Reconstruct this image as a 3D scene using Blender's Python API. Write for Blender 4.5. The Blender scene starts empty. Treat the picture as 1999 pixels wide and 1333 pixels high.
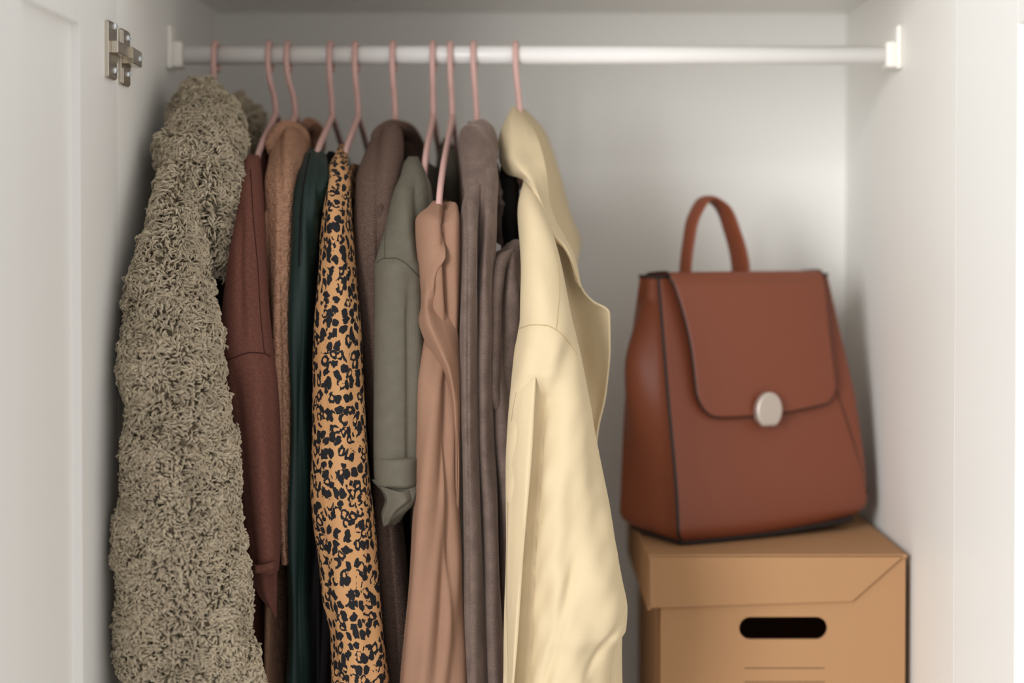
import bpy, bmesh, math, random
import numpy as np
from mathutils import Vector
from mathutils.bvhtree import BVHTree

random.seed(7); RNG = np.random.default_rng(7)
SC = bpy.context.scene
COL = SC.collection
R = math.radians

# ------------------------------------------------------------------ camera, world, lights, exposure
FPX = 3645.0            # focal length in pixels of a 1999 px wide frame
CZ = 0.76               # camera height
PITCH = R(1.2)
CXP, CYP = 1007.0, 450.0 + FPX * math.tan(PITCH)
cam_d = bpy.data.cameras.new('camera'); cam = bpy.data.objects.new('camera', cam_d); COL.objects.link(cam)
cam.location = (0, 0, CZ); cam.rotation_euler = (R(90) - PITCH, 0, 0)
cam_d.sensor_width = 36.0; cam_d.lens = 36.0 * FPX / 1999.0
cam_d.shift_x = -(CXP - 999.5) / 1999.0; cam_d.shift_y = -(666.5 - CYP) / 1999.0
cam_d.clip_start = 0.02
cam_d.dof.use_dof = True; cam_d.dof.focus_distance = 1.665; cam_d.dof.aperture_fstop = 2.4
SC.camera = cam

world = bpy.data.worlds.new('room_light'); SC.world = world; world.use_nodes = True
bg = world.node_tree.nodes['Background']
bg.inputs[0].default_value = (1.0, 0.988, 0.972, 1); bg.inputs[1].default_value = 0.87

def area(name, loc, target, sx, sy, power, col):
    d = bpy.data.lights.new(name, 'AREA'); d.shape = 'RECTANGLE'; d.size = sx; d.size_y = sy
    d.energy = power; d.color = col
    o = bpy.data.objects.new(name, d); COL.objects.link(o); o.location = loc
    o.rotation_euler = (Vector(target) - Vector(loc)).to_track_quat('-Z', 'Y').to_euler()
    return o
area('window_light', (-1.42, -0.88, CZ + 0.42), (0.1, 1.95, CZ - 0.05), 0.95, 1.25, 76, (1.0, 1.0, 1.0))

SC.view_settings.view_transform = 'Standard'; SC.view_settings.look = 'None'
SC.view_settings.exposure = 0.0; SC.view_settings.gamma = 1.0; SC.view_settings.use_curve_mapping = False

# ------------------------------------------------------------------ helpers
def P(px, py, Y):
    """world point at depth Y that the pixel (px, py) of the photograph looks at"""
    px = np.asarray(px, float); py = np.asarray(py, float); Y = np.asarray(Y, float)
    dx = (px - CXP) / FPX; dy = -(py - CYP) / FPX
    ry = math.cos(PITCH) + dy * math.sin(PITCH); rz = -math.sin(PITCH) + dy * math.cos(PITCH)
    s = Y / ry
    return np.stack(np.broadcast_arrays(dx * s, Y, CZ + rz * s), -1)

def lin(c):
    f = lambda v: v / 12.92 if v <= 0.04045 else ((v + 0.055) / 1.055) ** 2.4
    return tuple(f(x / 255.0) for x in c) + (1.0,)

def pchip(x, y, xi):
    x = np.asarray(x, float); y = np.asarray(y, float)
    h = np.diff(x); d = np.diff(y, axis=0) / h.reshape((-1,) + (1,) * (y.ndim - 1))
    m = np.zeros_like(y); m[0] = d[0]; m[-1] = d[-1]
    if len(x) > 2:
        a, b = d[:-1], d[1:]
        m[1:-1] = np.where(a * b > 0, 2 * a * b / np.where(np.abs(a + b) < 1e-12, 1, a + b), 0)
    k = np.clip(np.searchsorted(x, xi) - 1, 0, len(x) - 2)
    sh = (-1,) + (1,) * (y.ndim - 1)
    hh = h[k].reshape(sh); t = ((xi - x[k]) / h[k]).reshape(sh)
    return ((1 + 2 * t) * (1 - t) ** 2 * y[k] + t * (1 - t) ** 2 * hh * m[k]
            + t * t * (3 - 2 * t) * y[k + 1] + t * t * (t - 1) * hh * m[k + 1])

def wob(a, b, seed, n=7):
    """smooth pseudo noise: a sum of sine waves in random directions, about -1..1"""
    r = np.random.default_rng(seed); s = 0
    for i in range(n):
        k = r.uniform(0.6, 1.8); th = r.uniform(0, 2 * math.pi); ph = r.uniform(0, 2 * math.pi)
        s = s + np.sin(2 * math.pi * k * (a * math.cos(th) + b * math.sin(th)) + ph)
    return s / (n ** 0.5 * 1.2)

def link(name, me, m=None, parent=None):
    o = bpy.data.objects.new(name, me); COL.objects.link(o)
    if m is not None: me.materials.append(m)
    if parent is not None: o.parent = parent; o.matrix_parent_inverse = parent.matrix_world.inverted()
    return o

def thing(name, label, cat, loc, group=None):
    o = bpy.data.objects.new(name, None); COL.objects.link(o); o.location = loc
    o.empty_display_size = 0.05
    o['label'] = label; o['category'] = cat
    if group: o['group'] = group
    bpy.context.view_layer.update()
    return o

def struct(o): o['kind'] = 'structure'; return o

def mesh_np(name, v, faces, uv=None, smooth=True):
    me = bpy.data.meshes.new(name)
    me.from_pydata([tuple(p) for p in np.asarray(v).reshape(-1, 3)], [], faces)
    if uv is not None:
        u = me.uv_layers.new(name='UVMap'); li = np.empty(len(me.loops), int); me.loops.foreach_get('vertex_index', li)
        u.data.foreach_set('uv', np.asarray(uv)[li].astype(np.float32).ravel())
    if smooth: me.polygons.foreach_set('use_smooth', np.ones(len(me.polygons), bool))
    me.update(); return me

def grid_faces(nv, nu, wrap):
    f = []
    for j in range(nv - 1):
        for i in range(nu if wrap else nu - 1):
            i2 = (i + 1) % nu
            f.append((j * nu + i, j * nu + i2, (j + 1) * nu + i2, (j + 1) * nu + i))
    return f

def normals(g, wrap=True):
    if wrap:
        du = np.roll(g, -1, 1) - np.roll(g, 1, 1)
    else:
        du = np.gradient(g, axis=1)
    dv = np.gradient(g, axis=0)
    n = np.cross(du, dv); n /= np.linalg.norm(n, axis=-1, keepdims=True) + 1e-12
    return n

SURF = {}
def tube(name, rows, m, parent, fold=None, nu=72, nv=110, e=1.0, wr=0.0012, ws=(14, 4), seed=1, cap=True, back=0.5):
    """hanging cloth tube. rows: (py, left px, right px, depth Y, half depth)"""
    a = np.array(rows, float)
    py = np.linspace(a[0, 0], a[-1, 0], nv)
    xl, xr, Y, dY = [pchip(a[:, 0], a[:, k], py) for k in (1, 2, 3, 4)]
    L = P(xl, py, Y); Rr = P(xr, py, Y)
    th = np.linspace(0, 2 * math.pi, nu, endpoint=False)
    cx = -np.sin(th); cy = np.cos(th)           # th=0 far side, th=pi near side, counter-clockwise seen from above
    cxs = np.sign(cx) * np.abs(cx) ** e; cys = np.sign(cy) * np.abs(cy) ** e
    C = (L + Rr) / 2; ha = (Rr[:, 0] - L[:, 0]) / 2
    g = np.zeros((nv, nu, 3))
    g[..., 0] = C[:, 0:1] + ha[:, None] * cxs
    g[..., 1] = C[:, 1:2] + dY[:, None] * np.where(cys > 0, cys * back, cys)
    g[..., 2] = C[:, 2:3]
    n = normals(g)
    if (n[nv // 2, :, 1] * cys).sum() < 0: n = -n
    xp = xl[:, None] + (xr - xl)[:, None] * (cxs + 1) / 2
    pp = np.repeat(py[:, None], nu, 1)
    front = np.clip(-cys, 0, 1)[None, :] ** 0.5
    d = wr * wob(g[..., 0] * ws[0] * 2 + g[..., 1] * ws[0], g[..., 2] * ws[1], seed)
    if fold is not None: d = d + fold(xp, pp) * front
    g = g + n * d[..., None]
    per = np.cumsum(np.concatenate([np.zeros((nv, 1)), np.linalg.norm(np.diff(g, axis=1), axis=-1)], 1), 1) + 0
    ds = np.linalg.norm(np.diff(g[:, nu // 2], axis=0), axis=-1); vv = np.concatenate([[0], np.cumsum(ds)])
    mid = per[:, nu // 2:nu // 2 + 1]
    uv = np.stack([per - mid, np.repeat(-vv[:, None], nu, 1)], -1).reshape(-1, 2)
    f = grid_faces(nv, nu, True)
    v = g.reshape(-1, 3)
    if cap:
        v = np.vstack([v, g[0].mean(0), g[-1].mean(0)]); uv = np.vstack([uv, uv[nu // 2], uv[-nu // 2]])
        k = nv * nu
        for i in range(nu):
            f.append(((i + 1) % nu, i, k)); f.append(((nv - 1) * nu + i, (nv - 1) * nu + (i + 1) % nu, k + 1))
    o = link(name, mesh_np(name, v, f, uv), m, parent)
    SURF[o.name] = (g, n)
    return o

def sheet(name, ctrl, m, parent, nu=40, nv=80, thick=0.0015, wr=0.0006, ws=(20, 6), seed=3, sub=None):
    """cloth sheet through a grid of control points (px, py, Y)"""
    c = np.array(ctrl, float)
    q = pchip(np.arange(c.shape[0]), c, np.linspace(0, c.shape[0] - 1, nv))
    q = pchip(np.arange(c.shape[1]), np.swapaxes(q, 0, 1), np.linspace(0, c.shape[1] - 1, nu)).swapaxes(0, 1)
    g = P(q[..., 0], q[..., 1], q[..., 2])
    n = normals(g, False)
    if n[..., 1].mean() > 0: n = -n
    g = g + n * (wr * wob(g[..., 0] * ws[0], g[..., 2] * ws[1], seed))[..., None]
    b = g - n * thick
    V = np.concatenate([g.reshape(-1, 3), b.reshape(-1, 3)])
    N = nu * nv; f = grid_faces(nv, nu, False)
    f2 = [(p[0] + N, p[3] + N, p[2] + N, p[1] + N) for p in f]
    edge = [(j * nu, (j + 1) * nu) for j in range(nv - 1)] + [((nv - 1) * nu + i, (nv - 1) * nu + i + 1) for i in range(nu - 1)] \
        + [((j + 1) * nu + nu - 1, j * nu + nu - 1) for j in range(nv - 1)] + [(i + 1, i) for i in range(nu - 1)]
    f3 = [(x, x + N, y + N, y) for x, y in edge]
    uu = np.concatenate([np.zeros((nv, 1)), np.cumsum(np.linalg.norm(np.diff(g, axis=1), axis=-1), 1)], 1)
    vv = np.concatenate([np.zeros((1, nu)), np.cumsum(np.linalg.norm(np.diff(g, axis=0), axis=-1), 0)], 0)
    uv = np.stack([uu, -vv], -1).reshape(-1, 2)
    o = link(name, mesh_np(name, V, f + f2 + f3, np.vstack([uv, uv])), m, parent)
    bm = bmesh.new(); bm.from_mesh(o.data); bmesh.ops.recalc_face_normals(bm, faces=bm.faces); bm.to_mesh(o.data); bm.free()
    SURF[o.name] = (g, n)
    return o

def sweep(name, pts, rad, m, parent, ns=12, nseg=60, flat=1.0, updir=None, smooth_path=True, closed=False):
    """round or flattened bar swept along world points; rad scalar or per point"""
    p = np.array(pts, float); k = len(p)
    r = np.full(k, rad, float) if np.isscalar(rad) else np.array(rad, float)
    if smooth_path:
        t = np.concatenate([[0], np.cumsum(np.linalg.norm(np.diff(p, axis=0), axis=-1))])
        ti = np.linspace(0, t[-1], nseg); 
        # catmull-rom through the points
        m_ = np.gradient(p, t, axis=0) if k > 2 else np.repeat([(p[1] - p[0]) / t[-1]], 2, 0)
        kk = np.clip(np.searchsorted(t, ti) - 1, 0, k - 2); h = (t[kk + 1] - t[kk])[:, None]; s = ((ti - t[kk])[:, None]) / h
        q = (1 + 2 * s) * (1 - s) ** 2 * p[kk] + s * (1 - s) ** 2 * h * m_[kk] + s * s * (3 - 2 * s) * p[kk + 1] + s * s * (s - 1) * h * m_[kk + 1]
        r = np.interp(ti, t, r); p = q
    n = len(p)
    T = np.gradient(p, axis=0); T /= np.linalg.norm(T, axis=-1, keepdims=True) + 1e-12
    if updir is None:
        u = np.cross(T[0], (0.3, 0.1, 1.0)); 
        if np.linalg.norm(u) < 1e-3: u = np.cross(T[0], (1, 0, 0))
    else: u = np.array(updir, float)
    th = np.linspace(0, 2 * math.pi, ns, endpoint=False)
    V = []
    for i in range(n):
        u = u - T[i] * np.dot(u, T[i]) if updir is None else np.array(updir, float) - T[i] * np.dot(updir, T[i])
        u = u / (np.linalg.norm(u) + 1e-12); w = np.cross(T[i], u)
        V.append(p[i] + r[i] * (np.cos(th)[:, None] * u * flat + np.sin(th)[:, None] * w))
    V = np.concatenate(V); f = grid_faces(n, ns, True)
    k = len(V); V = np.vstack([V, p[0], p[-1]])
    for i in range(ns):
        f.append(((i + 1) % ns, i, k)); f.append(((n - 1) * ns + i, (n - 1) * ns + (i + 1) % ns, k + 1))
    L = np.concatenate([[0], np.cumsum(np.linalg.norm(np.diff(p, axis=0), axis=-1))])
    uv = np.stack([np.tile(th / 6.283 * 0.03, n), np.repeat(L, ns)], -1); uv = np.vstack([uv, [0, 0], [0, 0]])
    me = mesh_np(name, V, f, uv)
    bm = bmesh.new(); bm.from_mesh(me); bmesh.ops.recalc_face_normals(bm, faces=bm.faces); bm.to_mesh(me); bm.free()
    return link(name, me, m, parent)

def roll(name, pts, m, parent, **k):
    """swept cloth roll through (px, py, Y, radius)"""
    a = np.array(pts, float)
    return sweep(name, P(a[:, 0], a[:, 1], a[:, 2]), a[:, 3], m, parent, **k)

def bvh_of(o):
    me = o.data
    return BVHTree.FromPolygons([o.matrix_world @ v.co for v in me.vertices], [tuple(p.vertices) for p in me.polygons])

def seam(name, surf, pix, m, parent, rad=0.0006, lift=0.0001):
    """a stitched seam lying on a cloth surface, along a line of (px, py)"""
    bpy.context.view_layer.update()
    b = bvh_of(surf); a = np.array(pix, float)
    t = np.arange(len(a)); q = pchip(t, a, np.linspace(0, len(a) - 1, 40)); out = []
    for x, y in q:
        d = Vector(P(x, y, 1.0)) - Vector((0, 0, CZ)); d.normalize()
        hit = b.ray_cast(Vector((0, 0, CZ)), d)
        if hit[0] is not None: out.append(np.array(hit[0] - d * lift))
    if len(out) > 4: return sweep(name, out, rad, m, parent, ns=6, nseg=60)

def body(name, m, parent, xn, top, hem, half0=0.06, half=0.2, thick=0.008, slant=0.0, drop=0.07, yc=1.92, seed=5, lean=0.0, wr=0.0015):
    """the part of a garment on its hanger: narrow at the neck, wide from the shoulders, thin from side to side"""
    nv, nu = 70, 72
    z = np.concatenate([np.linspace(top, top - drop, 25), np.linspace(top - drop, hem, nv - 24)[1:]])
    hy = np.where(z > top - drop, half0 + (half - half0) * np.clip((top - z) / drop, 0, 1) ** 0.9, half + 0.01 * (top - drop - z))
    tk = np.where(z > top - drop, 0.45 * thick + 0.55 * thick * np.clip((top - z) / drop, 0, 1), thick)
    th = np.linspace(0, 2 * math.pi, nu, endpoint=False)
    c, s = np.cos(th), np.sin(th)
    g = np.zeros((nv, nu, 3))
    g[..., 1] = yc + hy[:, None] * np.sign(c) * np.abs(c) ** 0.8
    g[..., 2] = z[:, None]
    w = wr * wob(g[..., 1] * 14, g[..., 2] * 3, seed)
    g[..., 0] = xn + slant * (g[..., 1] - yc) + lean * (top - z)[:, None] - tk[:, None] * np.sign(s) * np.abs(s) ** 0.7 + w
    uv = np.stack([np.repeat((th * 0.1)[None], nv, 0), np.repeat(z[:, None], nu, 1)], -1).reshape(-1, 2)
    f = grid_faces(nv, nu, True); v = np.vstack([g.reshape(-1, 3), g[0].mean(0), g[-1].mean(0)]); uv = np.vstack([uv, [0, 0], [0, 0]])
    k = nv * nu
    for i in range(nu):
        f.append(((i + 1) % nu, i, k)); f.append(((nv - 1) * nu + i, (nv - 1) * nu + (i + 1) % nu, k + 1))
    o = link(name, mesh_np(name, v, f, uv), m, parent)
    bm = bmesh.new(); bm.from_mesh(o.data); bmesh.ops.recalc_face_normals(bm, faces=bm.faces); bm.to_mesh(o.data); bm.free()
    return o

def box_bm(bm, lo, hi, bev=0.0, seg=2):
    r = bmesh.ops.create_cube(bm, size=1.0); vs = r['verts']
    for v in vs:
        v.co = Vector([lo[k] + (hi[k] - lo[k]) * (v.co[k] + 0.5) for k in range(3)])
    if bev > 0:
        es = list({e for v in vs for e in v.link_edges})
        bmesh.ops.bevel(bm, geom=es, offset=bev, segments=seg, profile=0.5, affect='EDGES')

def box(name, lo, hi, m, parent=None, bev=0.0, seg=2, smooth=False):
    bm = bmesh.new(); box_bm(bm, lo, hi, bev, seg); me = bpy.data.meshes.new(name); bm.to_mesh(me); bm.free()
    if smooth: me.polygons.foreach_set('use_smooth', np.ones(len(me.polygons), bool))
    return link(name, me, m, parent)

# ------------------------------------------------------------------ materials
def new_mat(name):
    m = bpy.data.materials.new(name); m.use_nodes = True
    return m, m.node_tree.nodes, m.node_tree.links, m.node_tree.nodes['Principled BSDF']

def plain(name, rgb, rough=0.5, metal=0.0, bump=0.0, scale=200, spec=0.5, var=0.03):
    m, N, L, b = new_mat(name)
    b.inputs['Roughness'].default_value = rough; b.inputs['Metallic'].default_value = metal
    b.inputs['Specular IOR Level'].default_value = spec
    tc = N.new('ShaderNodeTexCoord'); no = N.new('ShaderNodeTexNoise'); no.inputs['Scale'].default_value = scale; no.inputs['Detail'].default_value = 4
    L.new(tc.outputs['Object'], no.inputs['Vector'])
    mx = N.new('ShaderNodeMix'); mx.data_type = 'RGBA'
    c = lin(rgb); mx.inputs['A'].default_value = tuple(x * (1 - var) for x in c[:3]) + (1,); mx.inputs['B'].default_value = tuple(min(1, x * (1 + var)) for x in c[:3]) + (1,)
    L.new(no.outputs['Fac'], mx.inputs['Factor']); L.new(mx.outputs['Result'], b.inputs['Base Color'])
    if bump:
        bp = N.new('ShaderNodeBump'); bp.inputs['Strength'].default_value = bump; bp.inputs['Distance'].default_value = 0.001
        L.new(no.outputs['Fac'], bp.inputs['Height']); L.new(bp.outputs['Normal'], b.inputs['Normal'])
    return m

def fabric(name, rgb, rough=0.9, sheen=0.2, kind='weave', scale=900, bump=0.3, dist=0.0006, var=0.12, vscale=60, spec=0.15, sheen_tint=None):
    m, N, L, b = new_mat(name)
    b.inputs['Roughness'].default_value = rough; b.inputs['Specular IOR Level'].default_value = spec
    b.inputs['Sheen Weight'].default_value = sheen; b.inputs['Sheen Roughness'].default_value = 0.4
    c = lin(rgb)
    b.inputs['Sheen Tint'].default_value = lin(sheen_tint) if sheen_tint else tuple(min(1, x * 2.0) for x in c[:3]) + (1,)
    tc = N.new('ShaderNodeTexCoord'); uv = tc.outputs['UV']
    n1 = N.new('ShaderNodeTexNoise'); n1.inputs['Scale'].default_value = vscale; n1.inputs['Detail'].default_value = 6
    L.new(uv, n1.inputs['Vector'])
    n2 = N.new('ShaderNodeTexNoise'); n2.inputs['Scale'].default_value = scale; n2.inputs['Detail'].default_value = 3
    L.new(uv, n2.inputs['Vector'])
    def wave(sc, ang, distort, prof='SIN'):
        mp = N.new('ShaderNodeMapping'); mp.inputs['Rotation'].default_value = (0, 0, ang); L.new(uv, mp.inputs['Vector'])
        w = N.new('ShaderNodeTexWave'); w.inputs['Scale'].default_value = sc; w.inputs['Distortion'].default_value = distort
        w.inputs['Detail'].default_value = 1.0; w.inputs['Detail Scale'].default_value = 2.0
        L.new(mp.outputs['Vector'], w.inputs['Vector']); return w.outputs['Fac']
    def math2(op, a, bb):
        q = N.new('ShaderNodeMath'); q.operation = op
        for i, s in enumerate((a, bb)):
            if isinstance(s, (int, float)): q.inputs[i].default_value = s
            else: L.new(s, q.inputs[i])
        return q.outputs[0]
    h = n2.outputs['Fac']
    if kind == 'weave':
        h = math2('ADD', math2('ADD', math2('MULTIPLY', wave(scale / 6.5, 0, 1.0), 0.5), math2('MULTIPLY', wave(scale / 6.5, R(90), 1.0), 0.5)), math2('MULTIPLY', n2.outputs['Fac'], 0.8))
    elif kind == 'twill':
        h = math2('ADD', math2('MULTIPLY', wave(scale / 6.5, R(58), 5.0), 0.9), math2('MULTIPLY', n2.outputs['Fac'], 0.6))
    elif kind == 'knit':
        a = wave(scale / 6.5, R(68), 3.5); bq = wave(scale / 6.5, R(-68), 3.5)
        h = math2('ADD', math2('MAXIMUM', a, bq), math2('MULTIPLY', n2.outputs['Fac'], 0.7))
    elif kind == 'cable':
        a = wave(42, R(35), 7.0); bq = wave(42, R(-35), 7.0)
        fine = wave(scale / 6.5, R(80), 3.0)
        h = math2('ADD', math2('MULTIPLY', math2('MAXIMUM', a, bq), 1.4), math2('ADD', math2('MULTIPLY', fine, 0.6), math2('MULTIPLY', n2.outputs['Fac'], 0.6)))
    elif kind == 'fuzz':
        n3 = N.new('ShaderNodeTexNoise'); n3.inputs['Scale'].default_value = scale * 0.3; n3.inputs['Detail'].default_value = 5; L.new(uv, n3.inputs['Vector'])
        h = math2('ADD', n2.outputs['Fac'], n3.outputs['Fac'])
    bp = N.new('ShaderNodeBump'); bp.inputs['Strength'].default_value = bump; bp.inputs['Distance'].default_value = dist
    L.new(h, bp.inputs['Height']); L.new(bp.outputs['Normal'], b.inputs['Normal'])
    rp = N.new('ShaderNodeMapRange'); rp.inputs['From Min'].default_value = 0.3; rp.inputs['From Max'].default_value = 0.7
    rp.inputs['To Min'].default_value = 1 - var; rp.inputs['To Max'].default_value = 1 + var
    mixf = math2('ADD', math2('MULTIPLY', n1.outputs['Fac'], 0.5), math2('MULTIPLY', n2.outputs['Fac'], 0.5))
    L.new(mixf, rp.inputs['Value'])
    vm = N.new('ShaderNodeVectorMath'); vm.operation = 'SCALE'; vm.inputs[0].default_value = c[:3]; L.new(rp.outputs['Result'], vm.inputs['Scale'])
    L.new(vm.outputs['Vector'], b.inputs['Base Color'])
    return m

def leopard(name):
    m, N, L, b = new_mat(name)
    b.inputs['Roughness'].default_value = 0.75; b.inputs['Specular IOR Level'].default_value = 0.2
    tc = N.new('ShaderNodeTexCoord')
    mp = N.new('ShaderNodeMapping'); mp.inputs['Scale'].default_value = (1.0, 0.78, 1); L.new(tc.outputs['UV'], mp.inputs['Vector'])
    def noise(scale, det, out='Fac', src=mp.outputs['Vector']):
        n = N.new('ShaderNodeTexNoise'); n.inputs['Scale'].default_value = scale; n.inputs['Detail'].default_value = det; L.new(src, n.inputs['Vector']); return n.outputs[out]
    def mth(op, *a):
        q = N.new('ShaderNodeMath'); q.operation = op
        for i, s in enumerate(a):
            if isinstance(s, (int, float)): q.inputs[i].default_value = s
            else: L.new(s, q.inputs[i])
        return q.outputs[0]
    def warp(src, scale, amt):
        s = N.new('ShaderNodeVectorMath'); s.operation = 'SUBTRACT'; L.new(noise(scale, 2, 'Color', src), s.inputs[0]); s.inputs[1].default_value = (0.5, 0.5, 0.5)
        k = N.new('ShaderNodeVectorMath'); k.operation = 'SCALE'; L.new(s.outputs[0], k.inputs[0]); k.inputs['Scale'].default_value = amt
        a = N.new('ShaderNodeVectorMath'); a.operation = 'ADD'; L.new(src, a.inputs[0]); L.new(k.outputs[0], a.inputs[1]); return a.outputs[0]
    v = warp(warp(mp.outputs['Vector'], 45, 0.012), 240, 0.0052)
    vo = N.new('ShaderNodeTexVoronoi'); vo.voronoi_dimensions = '2D'; vo.inputs['Scale'].default_value = LEO_SCALE; vo.inputs['Randomness'].default_value = 0.85
    L.new(v, vo.inputs['Vector'])
    sep = N.new('ShaderNodeSeparateColor'); L.new(vo.outputs['Color'], sep.inputs[0])
    r1, r2 = sep.outputs[0], sep.outputs[1]
    thr = mth('ADD', 0.38, mth('MULTIPLY', r1, 0.16))
    blob = mth('LESS_THAN', vo.outputs['Distance'], thr)
    hole = mth('MULTIPLY', mth('LESS_THAN', vo.outputs['Distance'], mth('MULTIPLY', thr, 0.42)), mth('GREATER_THAN', r1, 0.7))
    cut = mth('MULTIPLY', mth('GREATER_THAN', noise(130, 1), 0.57), mth('GREATER_THAN', r1, 0.5))
    black = mth('MULTIPLY', blob, mth('SUBTRACT', 1.0, mth('MAXIMUM', hole, cut)))
    mx0 = N.new('ShaderNodeMix'); mx0.data_type = 'RGBA'; mx0.inputs['A'].default_value = lin((198, 153, 108)); mx0.inputs['B'].default_value = lin((184, 132, 85))
    L.new(noise(25, 3), mx0.inputs['Factor'])
    mx = N.new('ShaderNodeMix'); mx.data_type = 'RGBA'; mx.inputs['B'].default_value = lin((30, 29, 32))
    L.new(black, mx.inputs['Factor']); L.new(mx0.outputs['Result'], mx.inputs['A']); L.new(mx.outputs['Result'], b.inputs['Base Color'])
    bp = N.new('ShaderNodeBump'); bp.inputs['Strength'].default_value = 0.15; bp.inputs['Distance'].default_value = 0.0005
    L.new(noise(1500, 2), bp.inputs['Height']); L.new(bp.outputs['Normal'], b.inputs['Normal'])
    return m

LEO_SCALE = 132.0
M = {}
M['white'] = plain('white_lacquer', (241, 239, 234), 0.45, bump=0.02, scale=300, var=0.01)
M['white_door'] = plain('white_door_foil', (233, 231, 227), 0.4, bump=0.03, scale=250, var=0.01)
M['plastic_white'] = plain('white_plastic', (240, 236, 228), 0.4, var=0.01)
M['rail_white'] = plain('white_rail_enamel', (240, 238, 235), 0.3, var=0.01)
M['steel'] = plain('nickel_steel', (200, 191, 177), 0.25, metal=1.0, bump=0.05, scale=900, var=0.06)
M['screw'] = plain('zinc_screw', (214, 220, 224), 0.22, metal=1.0, var=0.05)
M['pink'] = plain('pink_plastic', (212, 170, 162), 0.45, var=0.02)
M['fur'] = fabric('teddy_fur', (197, 182, 158), 0.9, 0.3, 'fuzz', 900, 0.4, var=0.2, vscale=45)
M['fur_base'] = fabric('teddy_backing', (156, 141, 117), 1.0, 0.1, 'fuzz', 900, 0.6, var=0.2)
M['maroon'] = fabric('maroon_wool', (108, 69, 59), 0.95, 0.3, 'fuzz', 900, 0.6, var=0.3, vscale=300)
M['maroon_seam'] = fabric('maroon_thread', (70, 40, 35), 0.95, 0.1)
M['cable'] = fabric('dusty_pink_knit', (182, 138, 112), 0.95, 0.3, 'cable', 900, 1.0, dist=0.0014, var=0.16, vscale=120)
M['green'] = fabric('emerald_satin', (21, 40, 36), 0.5, 0.2, 'weave', 2500, 0.1, var=0.08, spec=0.3)
M['leopard'] = leopard('leopard_print_cotton')
M['taupe'] = fabric('taupe_knit', (102, 82, 72), 0.95, 0.35, 'knit', 760, 0.9, dist=0.0010, var=0.3, vscale=220)
M['olive'] = fabric('olive_linen', (101, 96, 84), 0.9, 0.12, 'weave', 1500, 0.3, var=0.13, vscale=90)
M['olive_seam'] = fabric('olive_thread', (74, 71, 60), 0.9, 0.1)
M['tan'] = fabric('rose_tan_crepe', (146, 112, 92), 0.85, 0.15, 'twill', 1100, 0.2, var=0.08, vscale=40)
M['mauve'] = fabric('mauve_plush', (104, 88, 80), 0.95, 0.55, 'fuzz', 700, 0.6, var=0.38, vscale=60, sheen_tint=(190, 170, 158))
M['yellow'] = fabric('butter_cotton', (206, 187, 153), 0.8, 0.08, 'weave', 1600, 0.15, var=0.04, vscale=30)
M['yellow_seam'] = fabric('butter_thread', (184, 160, 120), 0.9, 0.1)
M['leather'] = plain('cognac_leather', (124, 66, 45), 0.42, bump=0.10, scale=900, spec=0.4, var=0.05)
M['black_trim'] = plain('black_trim', (28, 25, 24), 0.5, var=0.05)
M['clasp'] = plain('brushed_clasp', (206, 195, 186), 0.5, metal=0.7, var=0.02)
M['card'] = plain('kraft_cardboard', (168, 128, 91), 0.85, bump=0.08, scale=700, spec=0.2, var=0.04)
M['card_edge'] = plain('cardboard_cut_edge', (186, 140, 108), 0.9, var=0.08, scale=900)
M['ink'] = plain('dark_ink', (62, 44, 34), 0.8)
M['dark_plastic'] = plain('dark_blue_plastic', (22, 30, 38), 0.35, var=0.05)
M['dark_fill'] = fabric('dark_fill_cloth', (26, 24, 24), 0.9, 0.1)  # black for the blouse's painted shade, its seam and the jacket gap

# ------------------------------------------------------------------ the wardrobe
YF, YB = 1.672, 2.232
XL = float(P(230, 450, YF)[0]); XR = float(P(1865, 450, YF)[0])
ZF = 0.10                                      # wardrobe floor
ZT = float(P(1000, 25, YB)[2])                 # underside of the shelf above
struct(box('wall_left', (XL - 0.018, YF, ZF - 0.04), (XL, YB, ZT + 0.35), M['white']))
struct(box('wall_right', (XR, YF, ZF - 0.04), (XR + 0.018, YB, ZT + 0.35), M['white']))
struct(box('wall_back', (XL - 0.018, YB, ZF - 0.04), (XR + 0.018, YB + 0.012, ZT + 0.35), M['white']))
struct(box('ceiling', (XL, YF + 0.03, ZT), (XR, YB, ZT + 0.018), M['white'], bev=0.0006))
struct(box('floor', (XL, YF, ZF - 0.018), (XR, YB, ZF), M['white']))

def door(name, hinge, ang, side):
    """framed door, open. side=-1: inner face looks to +x (left door)"""
    w, st, rec, th = 0.405, 0.143, 0.007, 0.019
    z0, z1 = ZF - 0.04, ZT + 0.35
    zr1 = float(P(140, 45, 1.529)[2]); zr0 = z0 + 0.14
    root = bpy.data.objects.new(name, None); COL.objects.link(root); root.location = (hinge[0], hinge[1], 0); root['kind'] = 'structure'
    root.rotation_euler = (0, 0, ang)
    bpy.context.view_layer.update()
    def part(nm, y0, y1, a, b, d):             # local: y from hinge towards the room (negative), x inwards
        lo = (-th if side < 0 else d, -y1, a); hi = (-d if side < 0 else th, -y0, b)
        bm = bmesh.new(); box_bm(bm, lo, hi, 0.0003, 1); me = bpy.data.meshes.new(nm); bm.to_mesh(me); bm.free()
        o = bpy.data.objects.new(nm, me); COL.objects.link(o); me.materials.append(M['white_door']); o.parent = root
    part('stile', 0.0002, st, z0, z1, 0.0); part('stile', w - 0.085, w, z0, z1, 0.0)
    part('rail', st, w - 0.085, zr1, z1, 0.0); part('rail', st, w - 0.085, z0, zr0, 0.0)
    part('panel', st - 0.002, w - 0.083, zr0 - 0.002, zr1 + 0.002, rec)
    return root
door('door_1', (XL, YF), 0.0, -1)
door('door_2', (XR, YF), R(6.8), 1)

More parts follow.
